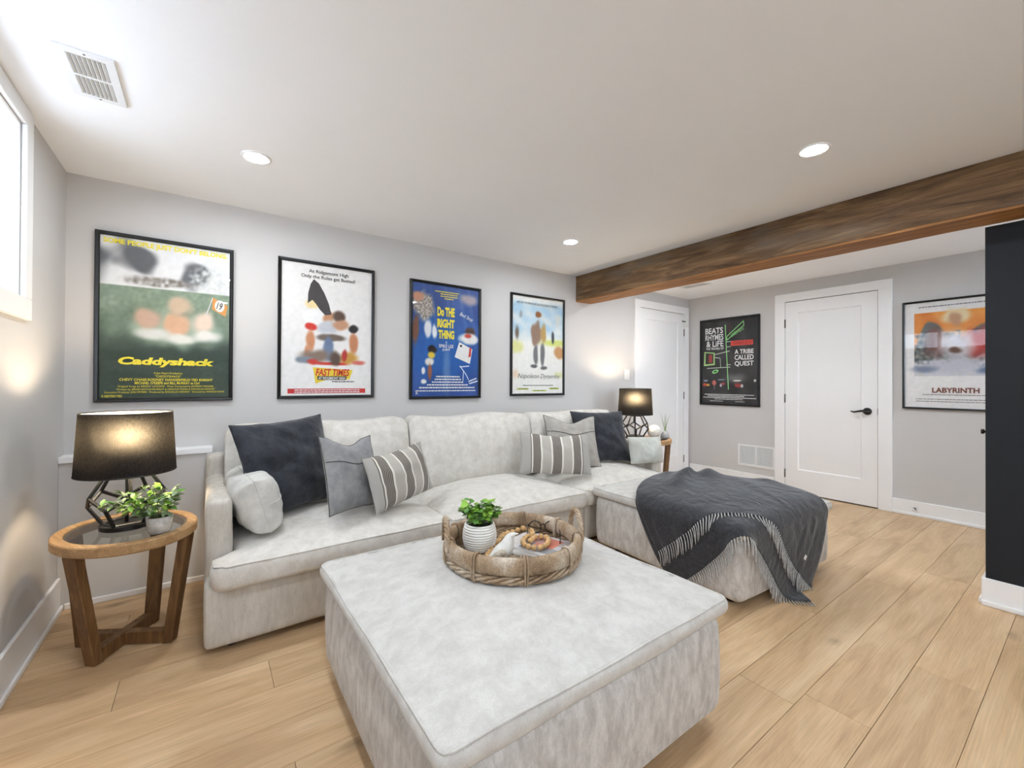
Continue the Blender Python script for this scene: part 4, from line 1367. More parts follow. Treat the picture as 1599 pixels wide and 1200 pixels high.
# ------------------------------------------------------------------ throw pillows
def stripe_mat(name, width):
    m, nt, b = new_mat(name)
    b.inputs['Roughness'].default_value = 0.9
    b.inputs['Specular IOR Level'].default_value = 0.1
    b.inputs['Sheen Weight'].default_value = 0.2
    tc = nt.nodes.new('ShaderNodeTexCoord')
    sp = nt.nodes.new('ShaderNodeSeparateXYZ')
    L(nt, tc.outputs['Object'], sp.inputs[0])
    ma = nt.nodes.new('ShaderNodeMath')
    ma.operation = 'MULTIPLY_ADD'
    ma.inputs[1].default_value = 1.0 / width
    ma.inputs[2].default_value = 0.5
    L(nt, sp.outputs['X'], ma.inputs[0])
    GR, DK, WH, LG = (172, 168, 162), (92, 84, 78), (226, 222, 212), (178, 172, 164)
    stops = [(0.0, GR), (0.11, DK), (0.122, WH), (0.142, DK), (0.255, WH), (0.278, LG), (0.412, WH), (0.436, DK), (0.572, WH), (0.596, LG), (0.728, WH), (0.752, DK), (0.872, WH), (0.894, DK), (0.906, GR)]
    def ramp(stops_):
        r = nt.nodes.new('ShaderNodeValToRGB')
        r.color_ramp.interpolation = 'CONSTANT'
        e = r.color_ramp.elements
        e[0].position = stops_[0][0]
        e[0].color = stops_[0][1]
        e[1].position = stops_[1][0]
        e[1].color = stops_[1][1]
        for p_, c_ in stops_[2:]:
            k = e.new(p_)
            k.color = c_
        L(nt, ma.outputs[0], r.inputs['Fac'])
        return r
    r1 = ramp([(p_, lin(c_)) for p_, c_ in stops])
    on, off = (1, 1, 1, 1), (0, 0, 0, 1)
    r2 = ramp([(0.0, off), (0.142, on), (0.255, off), (0.278, on), (0.412, off), (0.436, on), (0.572, off), (0.596, on), (0.728, off), (0.752, on), (0.872, off)])
    fr = nt.nodes.new('ShaderNodeMath')
    fr.operation = 'MULTIPLY'
    fr.inputs[1].default_value = 54.0
    L(nt, ma.outputs[0], fr.inputs[0])
    f2 = nt.nodes.new('ShaderNodeMath')
    f2.operation = 'FRACT'
    L(nt, fr.outputs[0], f2.inputs[0])
    f3 = nt.nodes.new('ShaderNodeMath')
    f3.operation = 'GREATER_THAN'
    f3.inputs[1].default_value = 0.66
    L(nt, f2.outputs[0], f3.inputs[0])
    f4 = nt.nodes.new('ShaderNodeMath')
    f4.operation = 'MULTIPLY'
    L(nt, f3.outputs[0], f4.inputs[0])
    L(nt, r2.outputs['Color'], f4.inputs[1])
    f5 = nt.nodes.new('ShaderNodeMath')
    f5.operation = 'MULTIPLY'
    f5.inputs[1].default_value = 0.75
    L(nt, f4.outputs[0], f5.inputs[0])
    mx = nt.nodes.new('ShaderNodeMix')
    mx.data_type = 'RGBA'
    L(nt, f5.outputs[0], mx.inputs[0])
    L(nt, r1.outputs['Color'], mx.inputs[6])
    mx.inputs[7].default_value = lin((190, 184, 174))
    L(nt, mx.outputs[2], b.inputs['Base Color'])
    n = nt.nodes.new('ShaderNodeTexNoise')
    n.inputs['Scale'].default_value = 500
    L(nt, tc.outputs['Object'], n.inputs['Vector'])
    bp = nt.nodes.new('ShaderNodeBump')
    bp.inputs['Strength'].default_value = 0.3
    bp.inputs['Distance'].default_value = 0.001
    L(nt, n.outputs['Fac'], bp.inputs['Height'])
    L(nt, bp.outputs['Normal'], b.inputs['Normal'])
    return m
M['stripe'] = stripe_mat('ticking_stripe', 0.50)

def pillow_rot(yaw, lean, roll):
    return (Matrix.Rotation(R(yaw), 3, 'Z') @ Matrix.Rotation(R(-lean), 3, 'X') @ Matrix.Rotation(R(roll), 3, 'Y')).to_euler()

def make_pillow(loc, yaw, lean, roll, w, h, t, mat, label, seed, chop=0.0, pinch=0.07, group=None, piped=None, seam=None, wrinkle=0.010, p=2.6, flange=False, band=0.0):
    root = tag(empty('throw_pillow', loc, rot=pillow_rot(yaw, lean, roll)), label, 'pillow', group)
    n = 34

    def co(a, b, side):
        x = a * w / 2 * (1 - pinch * (1 - b * b))
        z = b * h / 2 * (1 - pinch * (1 - a * a))
        if chop:
            z -= chop * math.exp(-(a / 0.55) ** 2) * sstep(-0.6, 1.0, b)
        prof = ((1 - abs(a) ** p) * (1 - abs(b) ** p)) ** 0.62
        th = t / 2 * prof
        if chop:
            th *= 1 - 0.25 * math.exp(-(a / 0.5) ** 2) * sstep(0.2, 1.0, b)
        wr = wrinkle * prof * (nz3(x * 9 + seed, z * 9, seed + side) + 0.6 * nz3((x + z) * 22 + seed, (x - z) * 8, seed + side * 2) + 0.9 * nz3((x * 0.5 + z * 0.87) * 17 + seed, (x * 0.87 - z * 0.5) * 3.5, seed))
        return (x + 0.004 * nz3(z * 14, seed, a), side * (th + band * (1 - max(abs(a), abs(b)) ** 30)) + wr * side, z + 0.004 * nz3(x * 14, seed, b))
    vs, fs, ids = [], [], {}
    def rmap(i):
        t_ = 2 * i / n - 1
        return math.copysign(1 - (1 - abs(t_)) ** 1.5, t_)
    for side in (-1, 1):
        for i in range(n + 1):
            for j in range(n + 1):
                edge = i in (0, n) or j in (0, n)
                key = (i, j, 0 if edge else side)
                if key not in ids:
                    ids[key] = len(vs)
                    vs.append(co(rmap(i), rmap(j), 0 if edge else side))
        for i in range(n):
            for j in range(n):
                q = []
                for (ii, jj) in ((i, j), (i + 1, j), (i + 1, j + 1), (i, j + 1)):
                    edge = ii in (0, n) or jj in (0, n)
                    q.append(ids[(ii, jj, 0 if edge else side)])
                fs.append(tuple(q) if side < 0 else tuple(q[::-1]))
    cover = MB().add(vs, fs).build('cover', mat, root, True)
    loop = [co(rmap(i), -1, 0) for i in range(n)] + [co(1, rmap(j), 0) for j in range(n)] + [co(rmap(i), 1, 0) for i in range(n, 0, -1)] + [co(-1, rmap(j), 0) for j in range(n, 0, -1)]
    MB().tube(loop, 0.0028, 6, closed=True).build('seam', piped or mat, root, True)
    if seam is not None:
        pts = []
        for i in range(n + 1):
            x, y, z = co(rmap(i), seam, -1)
            pts.append((x, y - 0.0015, z))
        MB().tube(pts[1:-1], 0.0024, 6).build('stitch_line', piped or mat, cover, True)
    return root

DKS = plain('dark_stitch', (84, 82, 80), 0.9)
PG = 'throw pillows on the sofa'
make_pillow((0.375, 2.60, 0.708), 24, 20, -3, 0.52, 0.50, 0.17, M['navy'], 'large navy velvet throw pillow at the left end of the sofa', 3.0, group=PG, wrinkle=0.020)
make_pillow((0.640, 2.37, 0.668), 36, 16, 6, 0.40, 0.40, 0.13, M['grey_linen'], 'plain blue-grey linen pillow between the navy and the striped ones, left side', 5.0, chop=0.045, group=PG, piped=DKS, seam=0.32)
make_pillow((0.915, 2.375, 0.618), 28, 16, -4, 0.49, 0.295, 0.13, M['stripe'], 'striped lumbar pillow tilted on the left seat cushion', 7.0, chop=0.01, pinch=0.03, group=PG)
make_pillow((0.195, 2.50, 0.575), 95, 16, 0, 0.48, 0.25, 0.11, M['pale_pillow'], 'small pale linen pillow tucked against the left sofa arm', 9.0, pinch=0.0, group=PG, seam=-0.02, band=0.042, p=4)
make_pillow((2.150, 2.43, 0.620), -28, 22, 3, 0.54, 0.305, 0.13, M['stripe'], 'striped lumbar pillow standing at the right end of the sofa', 11.0, chop=0.02, pinch=0.03, group=PG)
make_pillow((2.470, 2.585, 0.672), -21, 23, 2, 0.46, 0.445, 0.12, M['taupe_linen'], 'plain taupe linen pillow behind the right striped pillow', 13.0, chop=0.06, group=PG, piped=DKS, seam=0.36)
make_pillow((2.835, 2.60, 0.685), -16, 22, 1, 0.53, 0.46, 0.16, M['navy'], 'charcoal navy velvet pillow at the right end beside the second lamp', 15.0, group=PG, wrinkle=0.016)
make_pillow((3.105, 2.33, 0.575), -12, 14, 2, 0.35, 0.225, 0.14, M['sage_pillow'], 'small pale sage pillow against the right sofa arm', 17.0, pinch=0.03, group=PG)

# ------------------------------------------------------------------ oval side tables
def make_side_table(loc, rotz, a, b, H, legs, label):
    o = tag(empty('side_table', loc, rotz), label, 'side table', 'oak side tables with glass tops')
    rw, th = 0.050, 0.042
    seg = 72
    prof = [(0.0, H - 0.004), (0.004, H), (rw - 0.012, H), (rw - 0.010, H - 0.004), (rw - 0.010, H - 0.010), (rw, H - 0.010), (rw, H - th), (0.006, H - th), (0.0, H - th + 0.006)]
    vs, fs = [], []
    for i, z in prof:
        for k in range(seg):
            t = 2 * PI * k / seg
            vs.append(((a - i) * math.cos(t), (b - i) * math.sin(t), z))
    m = len(prof)
    for i in range(m):
        i2 = (i + 1) % m
        for k in range(seg):
            k2 = (k + 1) % seg
            fs.append((i * seg + k, i2 * seg + k, i2 * seg + k2, i * seg + k2))
    MB().add(vs, fs).build('rim', M['table_wood'], o)
    g = [(a - rw + 0.009, b - rw + 0.009)]
    gv, gf = [], []
    for z in (H - 0.0095, H - 0.004):
        for k in range(seg):
            t = 2 * PI * k / seg
            gv.append(((g[0][0]) * math.cos(t), (g[0][1]) * math.sin(t), z))
    gf = [tuple(range(seg))[::-1], tuple(range(seg, 2 * seg))] + [(k, (k + 1) % seg, seg + (k + 1) % seg, seg + k) for k in range(seg)]
    MB().add(gv, gf).build('glass_top', M['table_glass'], o)
    # splayed plank legs joined by a flat cross at floor level
    def plank(name, p0, p1, hw0, hw1, ht, mat):
        """prism from p0 (foot) to p1 (head): width along the tangent, thickness radially"""
        p0, p1 = Vector(p0), Vector(p1)
        rad = Vector((p1.x, p1.y, 0)).normalized()
        tan = Vector((-rad.y, rad.x, 0))
        v = []
        for p, hw in ((p0, hw0), (p1, hw1)):
            for s, q in ((-1, -1), (1, -1), (1, 1), (-1, 1)):
                v.append(p + tan * (s * hw) + rad * (q * ht))
        f = [(3, 2, 1, 0), (4, 5, 6, 7), (0, 1, 5, 4), (1, 2, 6, 5), (2, 3, 7, 6), (3, 0, 4, 7)]
        me = MB().add(v, f).mesh(name)
        bm = bmesh.new()
        bm.from_mesh(me)
        bmesh.ops.bevel(bm, geom=list(bm.edges), offset=0.003, segments=1, affect='EDGES')
        bm.to_mesh(me)
        bm.free()
        return link(name, me, mat, o)
    for ang, rf, rt in legs:
        c, s = math.cos(ang), math.sin(ang)
        plank('leg', (rf * c, rf * s, 0.001), (rt * c, rt * s, H - th - 0.0005), 0.024, 0.027, 0.019, M['leg_wood'])
    for (a1, r1, _), (a2, r2, _) in ((legs[0], legs[2]), (legs[1], legs[3])):
        p, q = Vector((r1 * math.cos(a1), r1 * math.sin(a1), 0)), Vector((r2 * math.cos(a2), r2 * math.sin(a2), 0))
        d = (q - p).normalized()
        p, q = p + d * 0.016, q - d * 0.016
        n = Vector((-d.y, d.x, 0)) * 0.019
        z0, z1 = (0.003, 0.056) if a1 == legs[0][0] else (0.0035, 0.0548)
        v = [p - n, q - n, q + n, p + n]
        v = [(k.x, k.y, z0) for k in v] + [(k.x, k.y, z1) for k in v]
        MB().add(v, [(3, 2, 1, 0), (4, 5, 6, 7), (0, 1, 5, 4), (1, 2, 6, 5), (2, 3, 7, 6), (3, 0, 4, 7)]).build('stretcher', M['leg_wood'], o)
    return o
TROT = R(-69.0)
TC = (-0.273, 2.50, 0.0)
TH = 0.515
def legspec(feet_pts, c, rot, a, b):
    out = []
    for x, y in feet_pts:
        dx, dy = x - c[0], y - c[1]
        ang = math.atan2(dy, dx) - rot
        rf = math.hypot(dx, dy)
        re = a * b / math.hypot(b * math.cos(ang), a * math.sin(ang))
        out.append((ang, rf, re - 0.028))
    return out
feet_w = [(-0.362, 2.40), (-0.125, 2.425), (-0.205, 2.655), (-0.425, 2.60)]
make_side_table(TC, TROT, 0.280, 0.238, TH, legspec(feet_w, TC, TROT, 0.280, 0.238), 'oval oak side table with a glass inset top in the left corner')
T2C = (3.585, 2.70, 0.0)
T2H = 0.60
feet2 = [(3.50, 2.55), (3.745, 2.60), (3.70, 2.84), (3.45, 2.82)]
make_side_table(T2C, 0.0, 0.275, 0.24, T2H, legspec(feet2, T2C, 0.0, 0.275, 0.24), 'oak side table beyond the right end of the sofa')

# ------------------------------------------------------------------ table lamps
def make_lamp(loc, rotz, label, edge=0.094):
    o = tag(empty('table_lamp', loc, rotz), label, 'lamp', 'black cage lamps')
    MB().lathe([(0.0, 0.0), (0.090, 0.0), (0.091, 0.002), (0.091, 0.017), (0.089, 0.020), (0.0, 0.020)], 48).build('base', M['black_metal'], o)
    a = edge
    r1, r2 = 0.8507 * a, 1.3764 * a
    z1, z2 = 1.1135 * a, 0.2629 * a
    zc = 0.020 + z1
    v = []
    for r, z, ph in ((r1, -z1, 0), (r2, -z2, 0), (r2, z2, 36), (r1, z1, 36)):
        for k in range(5):
            t = R(72 * k + ph)
            v.append(Vector((r * math.cos(t), r * math.sin(t), zc + z)))
    ed = []
    for k in range(5):
        ed += [(k, (k + 1) % 5), (k, 5 + k), (5 + k, 10 + k), (5 + (k + 1) % 5, 10 + k), (10 + k, 15 + k), (15 + k, 15 + (k + 1) % 5)]
    for i, j in ed:
        MB().tube([v[i], v[j]], 0.0074, 6).build('strut', M['black_metal'], o)
    top = zc + z1
    MB().tube([(0, 0, 0.018), (0, 0, top + 0.035)], 0.007, 10).build('stem', M['black_metal'], o)
    sk = MB().lathe([(0.0, top + 0.030), (0.019, top + 0.030), (0.019, top + 0.126), (0.0, top + 0.126)], 18).build('socket', M['steel'], o, True)
    MB().tube([(0.019, 0, top + 0.06), (0.05, 0, top + 0.06)], 0.0035, 8).build('switch_key', M['steel'], sk)
    zb = top + 0.010
    zt = zb + 0.262
    rb, rt = 0.172, 0.158
    bl = MB()
    bl.lathe([(0.001, top + 0.125), (0.014, top + 0.128), (0.030, top + 0.155), (0.033, top + 0.175), (0.026, top + 0.198), (0.010, top + 0.210), (0.001, top + 0.211)], 20)
    bl.build('bulb', M['bulb'], o, True)
    sh = MB().lathe([(rb, zb), (rb - (rb - rt) * 0.5, (zb + zt) / 2), (rt, zt)], 64).build('shade', M['shade'], o, True)
    MB().lathe([(rb - 0.003, zb + 0.001), (rt - 0.003, zt - 0.001)], 64).build('lining', M['shade_lining'], sh, True)
    for r, z in ((rb, zb), (rt, zt)):
        MB().tube([((r - 0.0015) * math.cos(2 * PI * k / 64), (r - 0.0015) * math.sin(2 * PI * k / 64), z) for k in range(64)], 0.003, 6, closed=True).build('hem', M['black_metal'], sh, True)
    sp = MB()
    for k in range(3):
        t = 2 * PI * k / 3
        sp.tube([(0.015 * math.cos(t), 0.015 * math.sin(t), top + 0.126), ((rt - 0.003) * math.cos(t), (rt - 0.003) * math.sin(t), zt - 0.02)], 0.002, 5)
    sp.build('spider', M['steel'], sh)
    return o
make_lamp((-0.282, 2.525, TH + 0.0005 - 0.004), R(-114), 'lit table lamp with a black cage base on the near oval table')
make_lamp((3.555, 2.80, T2H - 0.0035), R(-64), 'lit table lamp with a black cage base beyond the sofa end')

# ------------------------------------------------------------------ plants
def leaf_mesh(name, l, w, cup=0.2, droop=0.25, round_=False):
    vs, fs = [], []
    n = 5
    for i in range(n + 1):
        t = i / n
        ww = w * (math.sin(PI * min(1, t * 0.96 + 0.02)) ** (0.55 if round_ else 0.85)) * (1 if round_ else (1.15 - 0.35 * t))
        y = l * t
        z = -droop * l * t * t
        vs += [(-ww / 2, y, z + cup * ww), (0, y, z), (ww / 2, y, z + cup * ww)]
    for i in range(n):
        a = i * 3
        fs += [(a, a + 1, a + 4, a + 3), (a + 1, a + 2, a + 5, a + 4)]
    me = bpy.data.meshes.new(name)
    me.from_pydata(vs, [], fs)
    me.polygons.foreach_set('use_smooth', [True] * len(me.polygons))
    return me

def sprig_plant(o, base, n_st, h, spread, leaf_sets, rnd, per, lsize, zmin=-0.02, bias=(0, 0)):
    """Stems that arch out of the pot, each carrying separate leaves."""
    for s in range(n_st):
        az = 2 * PI * (s + rnd.uniform(-0.3, 0.3)) / n_st
        ln = h * rnd.uniform(0.7, 1.1)
        sp = spread * rnd.uniform(0.25, 1.05)
        pts = []
        for k in range(6):
            t = k / 5
            r = sp * t ** 1.1
            z = ln * (t - 0.38 * (sp / spread) * t * t)
            pts.append(Vector((base[0] + bias[0] * t + (0.012 + r) * math.cos(az), base[1] + bias[1] * t + (0.012 + r) * math.sin(az), base[2] + max(zmin, z))))
        MB().tube(pts, [0.0016, 0.0015, 0.0014, 0.0013, 0.0011, 0.0008], 5).build('stem', M['stem'], o, True)
        for q in range(per):
            t = 0.25 + 0.75 * (q + rnd.random() * 0.5) / per
            k = min(4, int(t * 5))
            p = pts[k].lerp(pts[k + 1], t * 5 - k)
            me, mats = rnd.choice(leaf_sets)
            ob = link('leaf', me, None, o, p, (rnd.uniform(-0.5, 0.9), rnd.uniform(-0.5, 0.5), az - PI / 2 + rnd.uniform(-1.6, 1.6)))
            sc = lsize * rnd.uniform(0.7, 1.2)
            ob.scale = (sc, sc, sc)

def with_mat(me, mat):
    me.materials.append(mat)
    return me

def make_table_plant():
    o = tag(empty('potted_plant', (-0.158, 2.345, TH - 0.0035)), 'leafy green plant in a small clear pot beside the table lamp', 'plant')
    MB().lathe([(0.0, 0.0), (0.034, 0.0), (0.040, 0.006), (0.047, 0.070), (0.044, 0.070), (0.037, 0.010), (0.0, 0.008)], 28).build('pot', plain('pale_mercury_pot', (196, 190, 182), 0.25, noise_amt=0.25, nscale=40), o, True)
    MB().lathe([(0.0, 0.060), (0.044, 0.060)], 24).build('soil', M['soil'], o)
    rnd = random.Random(3)
    A = with_mat(leaf_mesh('leaf', 0.036, 0.019), M['leaf_bright'])
    B = with_mat(leaf_mesh('leaf', 0.034, 0.016), M['leaf_dusty'])
    Cc = with_mat(leaf_mesh('leaf', 0.034, 0.016), M['leaf_mid'])
    sprig_plant(o, (-0.006, 0.002, 0.060), 22, 0.150, 0.145, [(A, 0), (B, 0), (B, 0), (Cc, 0)], rnd, 13, 1.12, -0.03, (-0.035, 0.01))
make_table_plant()

# ------------------------------------------------------------------ white orb and bud vase on the far table
def make_orb():
    o = tag(empty('decor_orb', (3.685, 2.665, T2H)), 'round white scaly decor orb on the far side table', 'ornament')
    v, f = [], []
    nu, nv, r = 40, 24, 0.066
    for j in range(nv + 1):
        t = PI * j / nv
        for i in range(nu):
            a = 2 * PI * i / nu
            k = 1 + 0.022 * math.cos(10 * a + (j % 2) * PI) * math.sin(t) + 0.012 * math.cos(12 * t)
            v.append((r * k * math.sin(t) * math.cos(a), r * k * math.sin(t) * math.sin(a), r + 0.001 - r * 1.0 * math.cos(t)))
    for j in range(nv):
        for i in range(nu):
            i2 = (i + 1) % nu
            f.append((j * nu + i, j * nu + i2, (j + 1) * nu + i2, (j + 1) * nu + i))
    MB().add(v, f).build('shell', M['orb'], o, True)
    MB().lathe([(0.030, 0.0), (0.034, 0.003), (0.030, 0.006)], 24).build('base_ring', M['orb'], o, True)
    o = tag(empty('bud_vase', (3.77, 2.60, T2H)), 'small grey bud vase with thin grassy blades on the far side table', 'vase')
    MB().lathe([(0.0, 0.0), (0.036, 0.0), (0.042, 0.008), (0.040, 0.030), (0.024, 0.066), (0.018, 0.070), (0.014, 0.066), (0.012, 0.03), (0.0, 0.028)], 28).build('body', M['grey_vase'], o, True)
    rnd = random.Random(5)
    for k in range(9):
        az = rnd.uniform(0, 2 * PI)
        ln = rnd.uniform(0.12, 0.23)
        sp = rnd.uniform(0.01, 0.06)
        pts = [(0.004 * math.cos(az) + sp * t * t * math.cos(az), 0.004 * math.sin(az) + sp * t * t * math.sin(az), 0.035 + ln * t) for t in (0, 0.25, 0.5, 0.75, 1.0)]
        MB().tube(pts, [0.0022, 0.0024, 0.002, 0.0014, 0.0004], 5).build('blade', M['leaf_dusty'], o, True)
make_orb()

# ------------------------------------------------------------------ wicker tray and what lies in it
TRAY = (0.965, 1.335, 0.4865)
def make_tray():
    o = tag(empty('wicker_tray', TRAY), 'round wicker tray with rope handles on the front ottoman', 'tray')
    RO = 0.258
    # wrapped rim: a thick ring wound with cane
    wind, per = 190, 4
    N = wind * per
    cs = []
    for k in range(14):
        t = 2 * PI * k / 14
        c, s = math.cos(t), math.sin(t)
        cs.append((math.copysign(abs(c) ** 0.7, c) * 0.015, math.copysign(abs(s) ** 0.7, s) * 0.030))
    vs, fs = [], []
    for i in range(N):
        a = 2 * PI * i / N
        bump = 0.0011 * math.cos(2 * PI * i / per)
        for dr, dz in cs:
            l = math.hypot(dr, dz)
            k = 1 + bump / l * (1.0)
            r = RO - 0.012 + dr * k
            vs.append((r * math.cos(a), r * math.sin(a), 0.062 + dz * k))
    for i in range(N):
        j = (i + 1) % N
        for k in range(14):
            k2 = (k + 1) % 14
            fs.append((i * 14 + k, i * 14 + k2, j * 14 + k2, j * 14 + k))
    MB().add(vs, fs).build('wrapped_rim', M['wicker'], o, True)
    # braided foot: thick willow canes twisting round each other
    for s in range(4):
        pts = []
        n = 168
        for i in range(n):
            a = 2 * PI * i / n
            ph = 9 * a + s * PI / 2
            r = RO - 0.010 + 0.0085 * math.cos(ph)
            pts.append((r * math.cos(a), r * math.sin(a), 0.0175 + 0.0090 * math.sin(ph)))
        MB().tube(pts, 0.0062, 7, closed=True).build('braid_cane', M['wicker'], o, True)
    # woven bottom
    mb = MB()
    mb.lathe([(0.0, 0.0035), (RO - 0.015, 0.0035), (RO - 0.015, 0.007), (0.0, 0.007)], 48)
    for k in range(40):
        a = 2 * PI * k / 40
        mb.tube([(0.02 * math.cos(a), 0.02 * math.sin(a), 0.008), ((RO - 0.02) * math.cos(a), (RO - 0.02) * math.sin(a), 0.008)], 0.003, 5)
    for q in range(20):
        r = 0.03 + q * 0.0105
        n = 160
        mb.tube([(r * math.cos(2 * PI * i / n), r * math.sin(2 * PI * i / n), 0.0095 + 0.0032 * math.sin(20 * 2 * PI * i / n + q * PI)) for i in range(n)], 0.0040, 5, closed=True)
    w = mb.build('woven_bottom', M['wicker'], o, True)
    # paired cane bindings over the rim
    for k in range(9):
        a = R(-116) + 2 * PI * k / 9
        for d in (-0.016, 0.016):
            b_ = a + d
            pts = []
            for i in range(20):
                t = 2 * PI * i / 20
                c, s = math.cos(t), math.sin(t)
                r = RO - 0.012 + math.copysign(abs(c) ** 0.6, c) * 0.0205
                z = 0.050 + math.copysign(abs(s) ** 0.6, s) * 0.0455
                pts.append((r * math.cos(b_), r * math.sin(b_), z))
            MB().tube(pts, 0.0036, 6, closed=True).build('binding', M['wicker'], o, True)
    # rope-twist handles
    for ang in (R(158), R(-24)):
        h = MB()
        tx, ty = -math.sin(ang), math.cos(ang)
        for s in range(3):
            pts = []
            n = 60
            for i in range(n + 1):
                t = i / n
                th = PI * t
                px = 0.062 * math.cos(th)
                pz = 0.060 + 0.100 * math.sin(th) ** 0.8
                ph = t * 2 * PI * 5 + s * 2 * PI / 3
                off = 0.0058
                ox, oz = math.cos(th) * off * math.cos(ph), math.sin(th) * off * math.cos(ph)
                rr = RO - 0.002 + off * math.sin(ph)
                pts.append((rr * math.cos(ang) + tx * (px + ox), rr * math.sin(ang) + ty * (px + ox), pz + oz))
            h.tube(pts, 0.0056, 7)
        h.build('handle', M['wicker'], o, True)
make_tray()
TZ = TRAY[2] + 0.0150      # top of the woven bottom

def make_tray_plant():
    o = tag(empty('potted_plant', (0.872, 1.428, TZ)), 'bright green bushy plant in a white ribbed pot on the tray', 'plant')
    prof = [(0.0, 0.0), (0.040, 0.0), (0.046, 0.004)]
    nr = 10
    for k in range(nr * 4 + 1):
        t = k / (nr * 4)
        r = 0.048 + 0.017 * math.sin(PI * min(1, 0.12 + t * 0.72))
        r += 0.0022 * math.cos(2 * PI * k / 4)
        prof.append((r, 0.008 + t * 0.094))
    prof += [(0.055, 0.106), (0.050, 0.105), (0.049, 0.090), (0.0, 0.088)]
    MB().lathe(prof, 48).build('pot', M['white_ceramic'], o, True)
    MB().lathe([(0.0, 0.093), (0.0495, 0.092)], 24).build('soil', M['soil'], o)
    rnd = random.Random(9)
    A = with_mat(leaf_mesh('leaf', 0.026, 0.026, 0.12, 0.2, True), M['leaf_bright'])
    B = with_mat(leaf_mesh('leaf', 0.024, 0.024, 0.12, 0.2, True), M['leaf_mid'])
    Cc = with_mat(leaf_mesh('leaf', 0.022, 0.018, 0.12, 0.2, True), M['leaf_dusty'])
    sprig_plant(o, (0, 0, 0.092), 15, 0.115, 0.070, [(A, 0), (B, 0), (B, 0), (A, 0)], rnd, 13, 1.0, 0.0)
    sprig_plant(o, (0, 0, 0.092), 6, 0.10, 0.105, [(Cc, 0), (B, 0)], rnd, 8, 1.0, 0.0)
make_tray_plant()

def make_magazines():
    def mag(loc, rot, w, h, t, label, cells, base):
        o = tag(empty('magazine', loc, rot), label, 'magazine', 'magazines in the tray')
        box('pages', -w / 2 + 0.001, w / 2 - 0.001, -h / 2 + 0.001, h / 2 - 0.001, 0.0005, t - 0.0006, M['paper'], o)
        mb = MB()
        mb.box(-w / 2, w / 2, -h / 2, h / 2, t - 0.0006, t, lin(base))
        for n, (x0, x1, y0, y1, c) in enumerate(cells):
            z = t + 0.0002 + n * 0.00008
            mb.add([((x0 - .5) * w, (y0 - .5) * h, z), ((x1 - .5) * w, (y0 - .5) * h, z), ((x1 - .5) * w, (y1 - .5) * h, z), ((x0 - .5) * w, (y1 - .5) * h, z)], [(0, 1, 2, 3)], lin(c))
        mb.build('cover', M['glossy_print'], o)
    mag((1.070, 1.300, TZ), R(28), 0.19, 0.25, 0.007, 'lower magazine on the tray under the bead garland', [(0.05, 0.95, 0.05, 0.3, (120, 110, 108)), (0.1, 0.5, 0.4, 0.9, (206, 202, 200))], (196, 190, 188))
    mag((1.080, 1.315, TZ + 0.0074), R(17), 0.185, 0.24, 0.006, 'upper magazine with a red and grey cover beside the eyeglasses', [(0.0, 1.0, 0.72, 1.0, (226, 222, 222)), (0.35, 0.9, 0.2, 0.55, (214, 128, 108)), (0.5, 0.95, 0.45, 0.66, (190, 150, 150)), (0.1, 0.4, 0.1, 0.5, (150, 150, 154)), (0.6, 0.95, 0.06, 0.2, (170, 164, 162)), (0.1, 0.5, 0.55, 0.7, (150, 156, 166))], (206, 204, 206))
make_magazines()

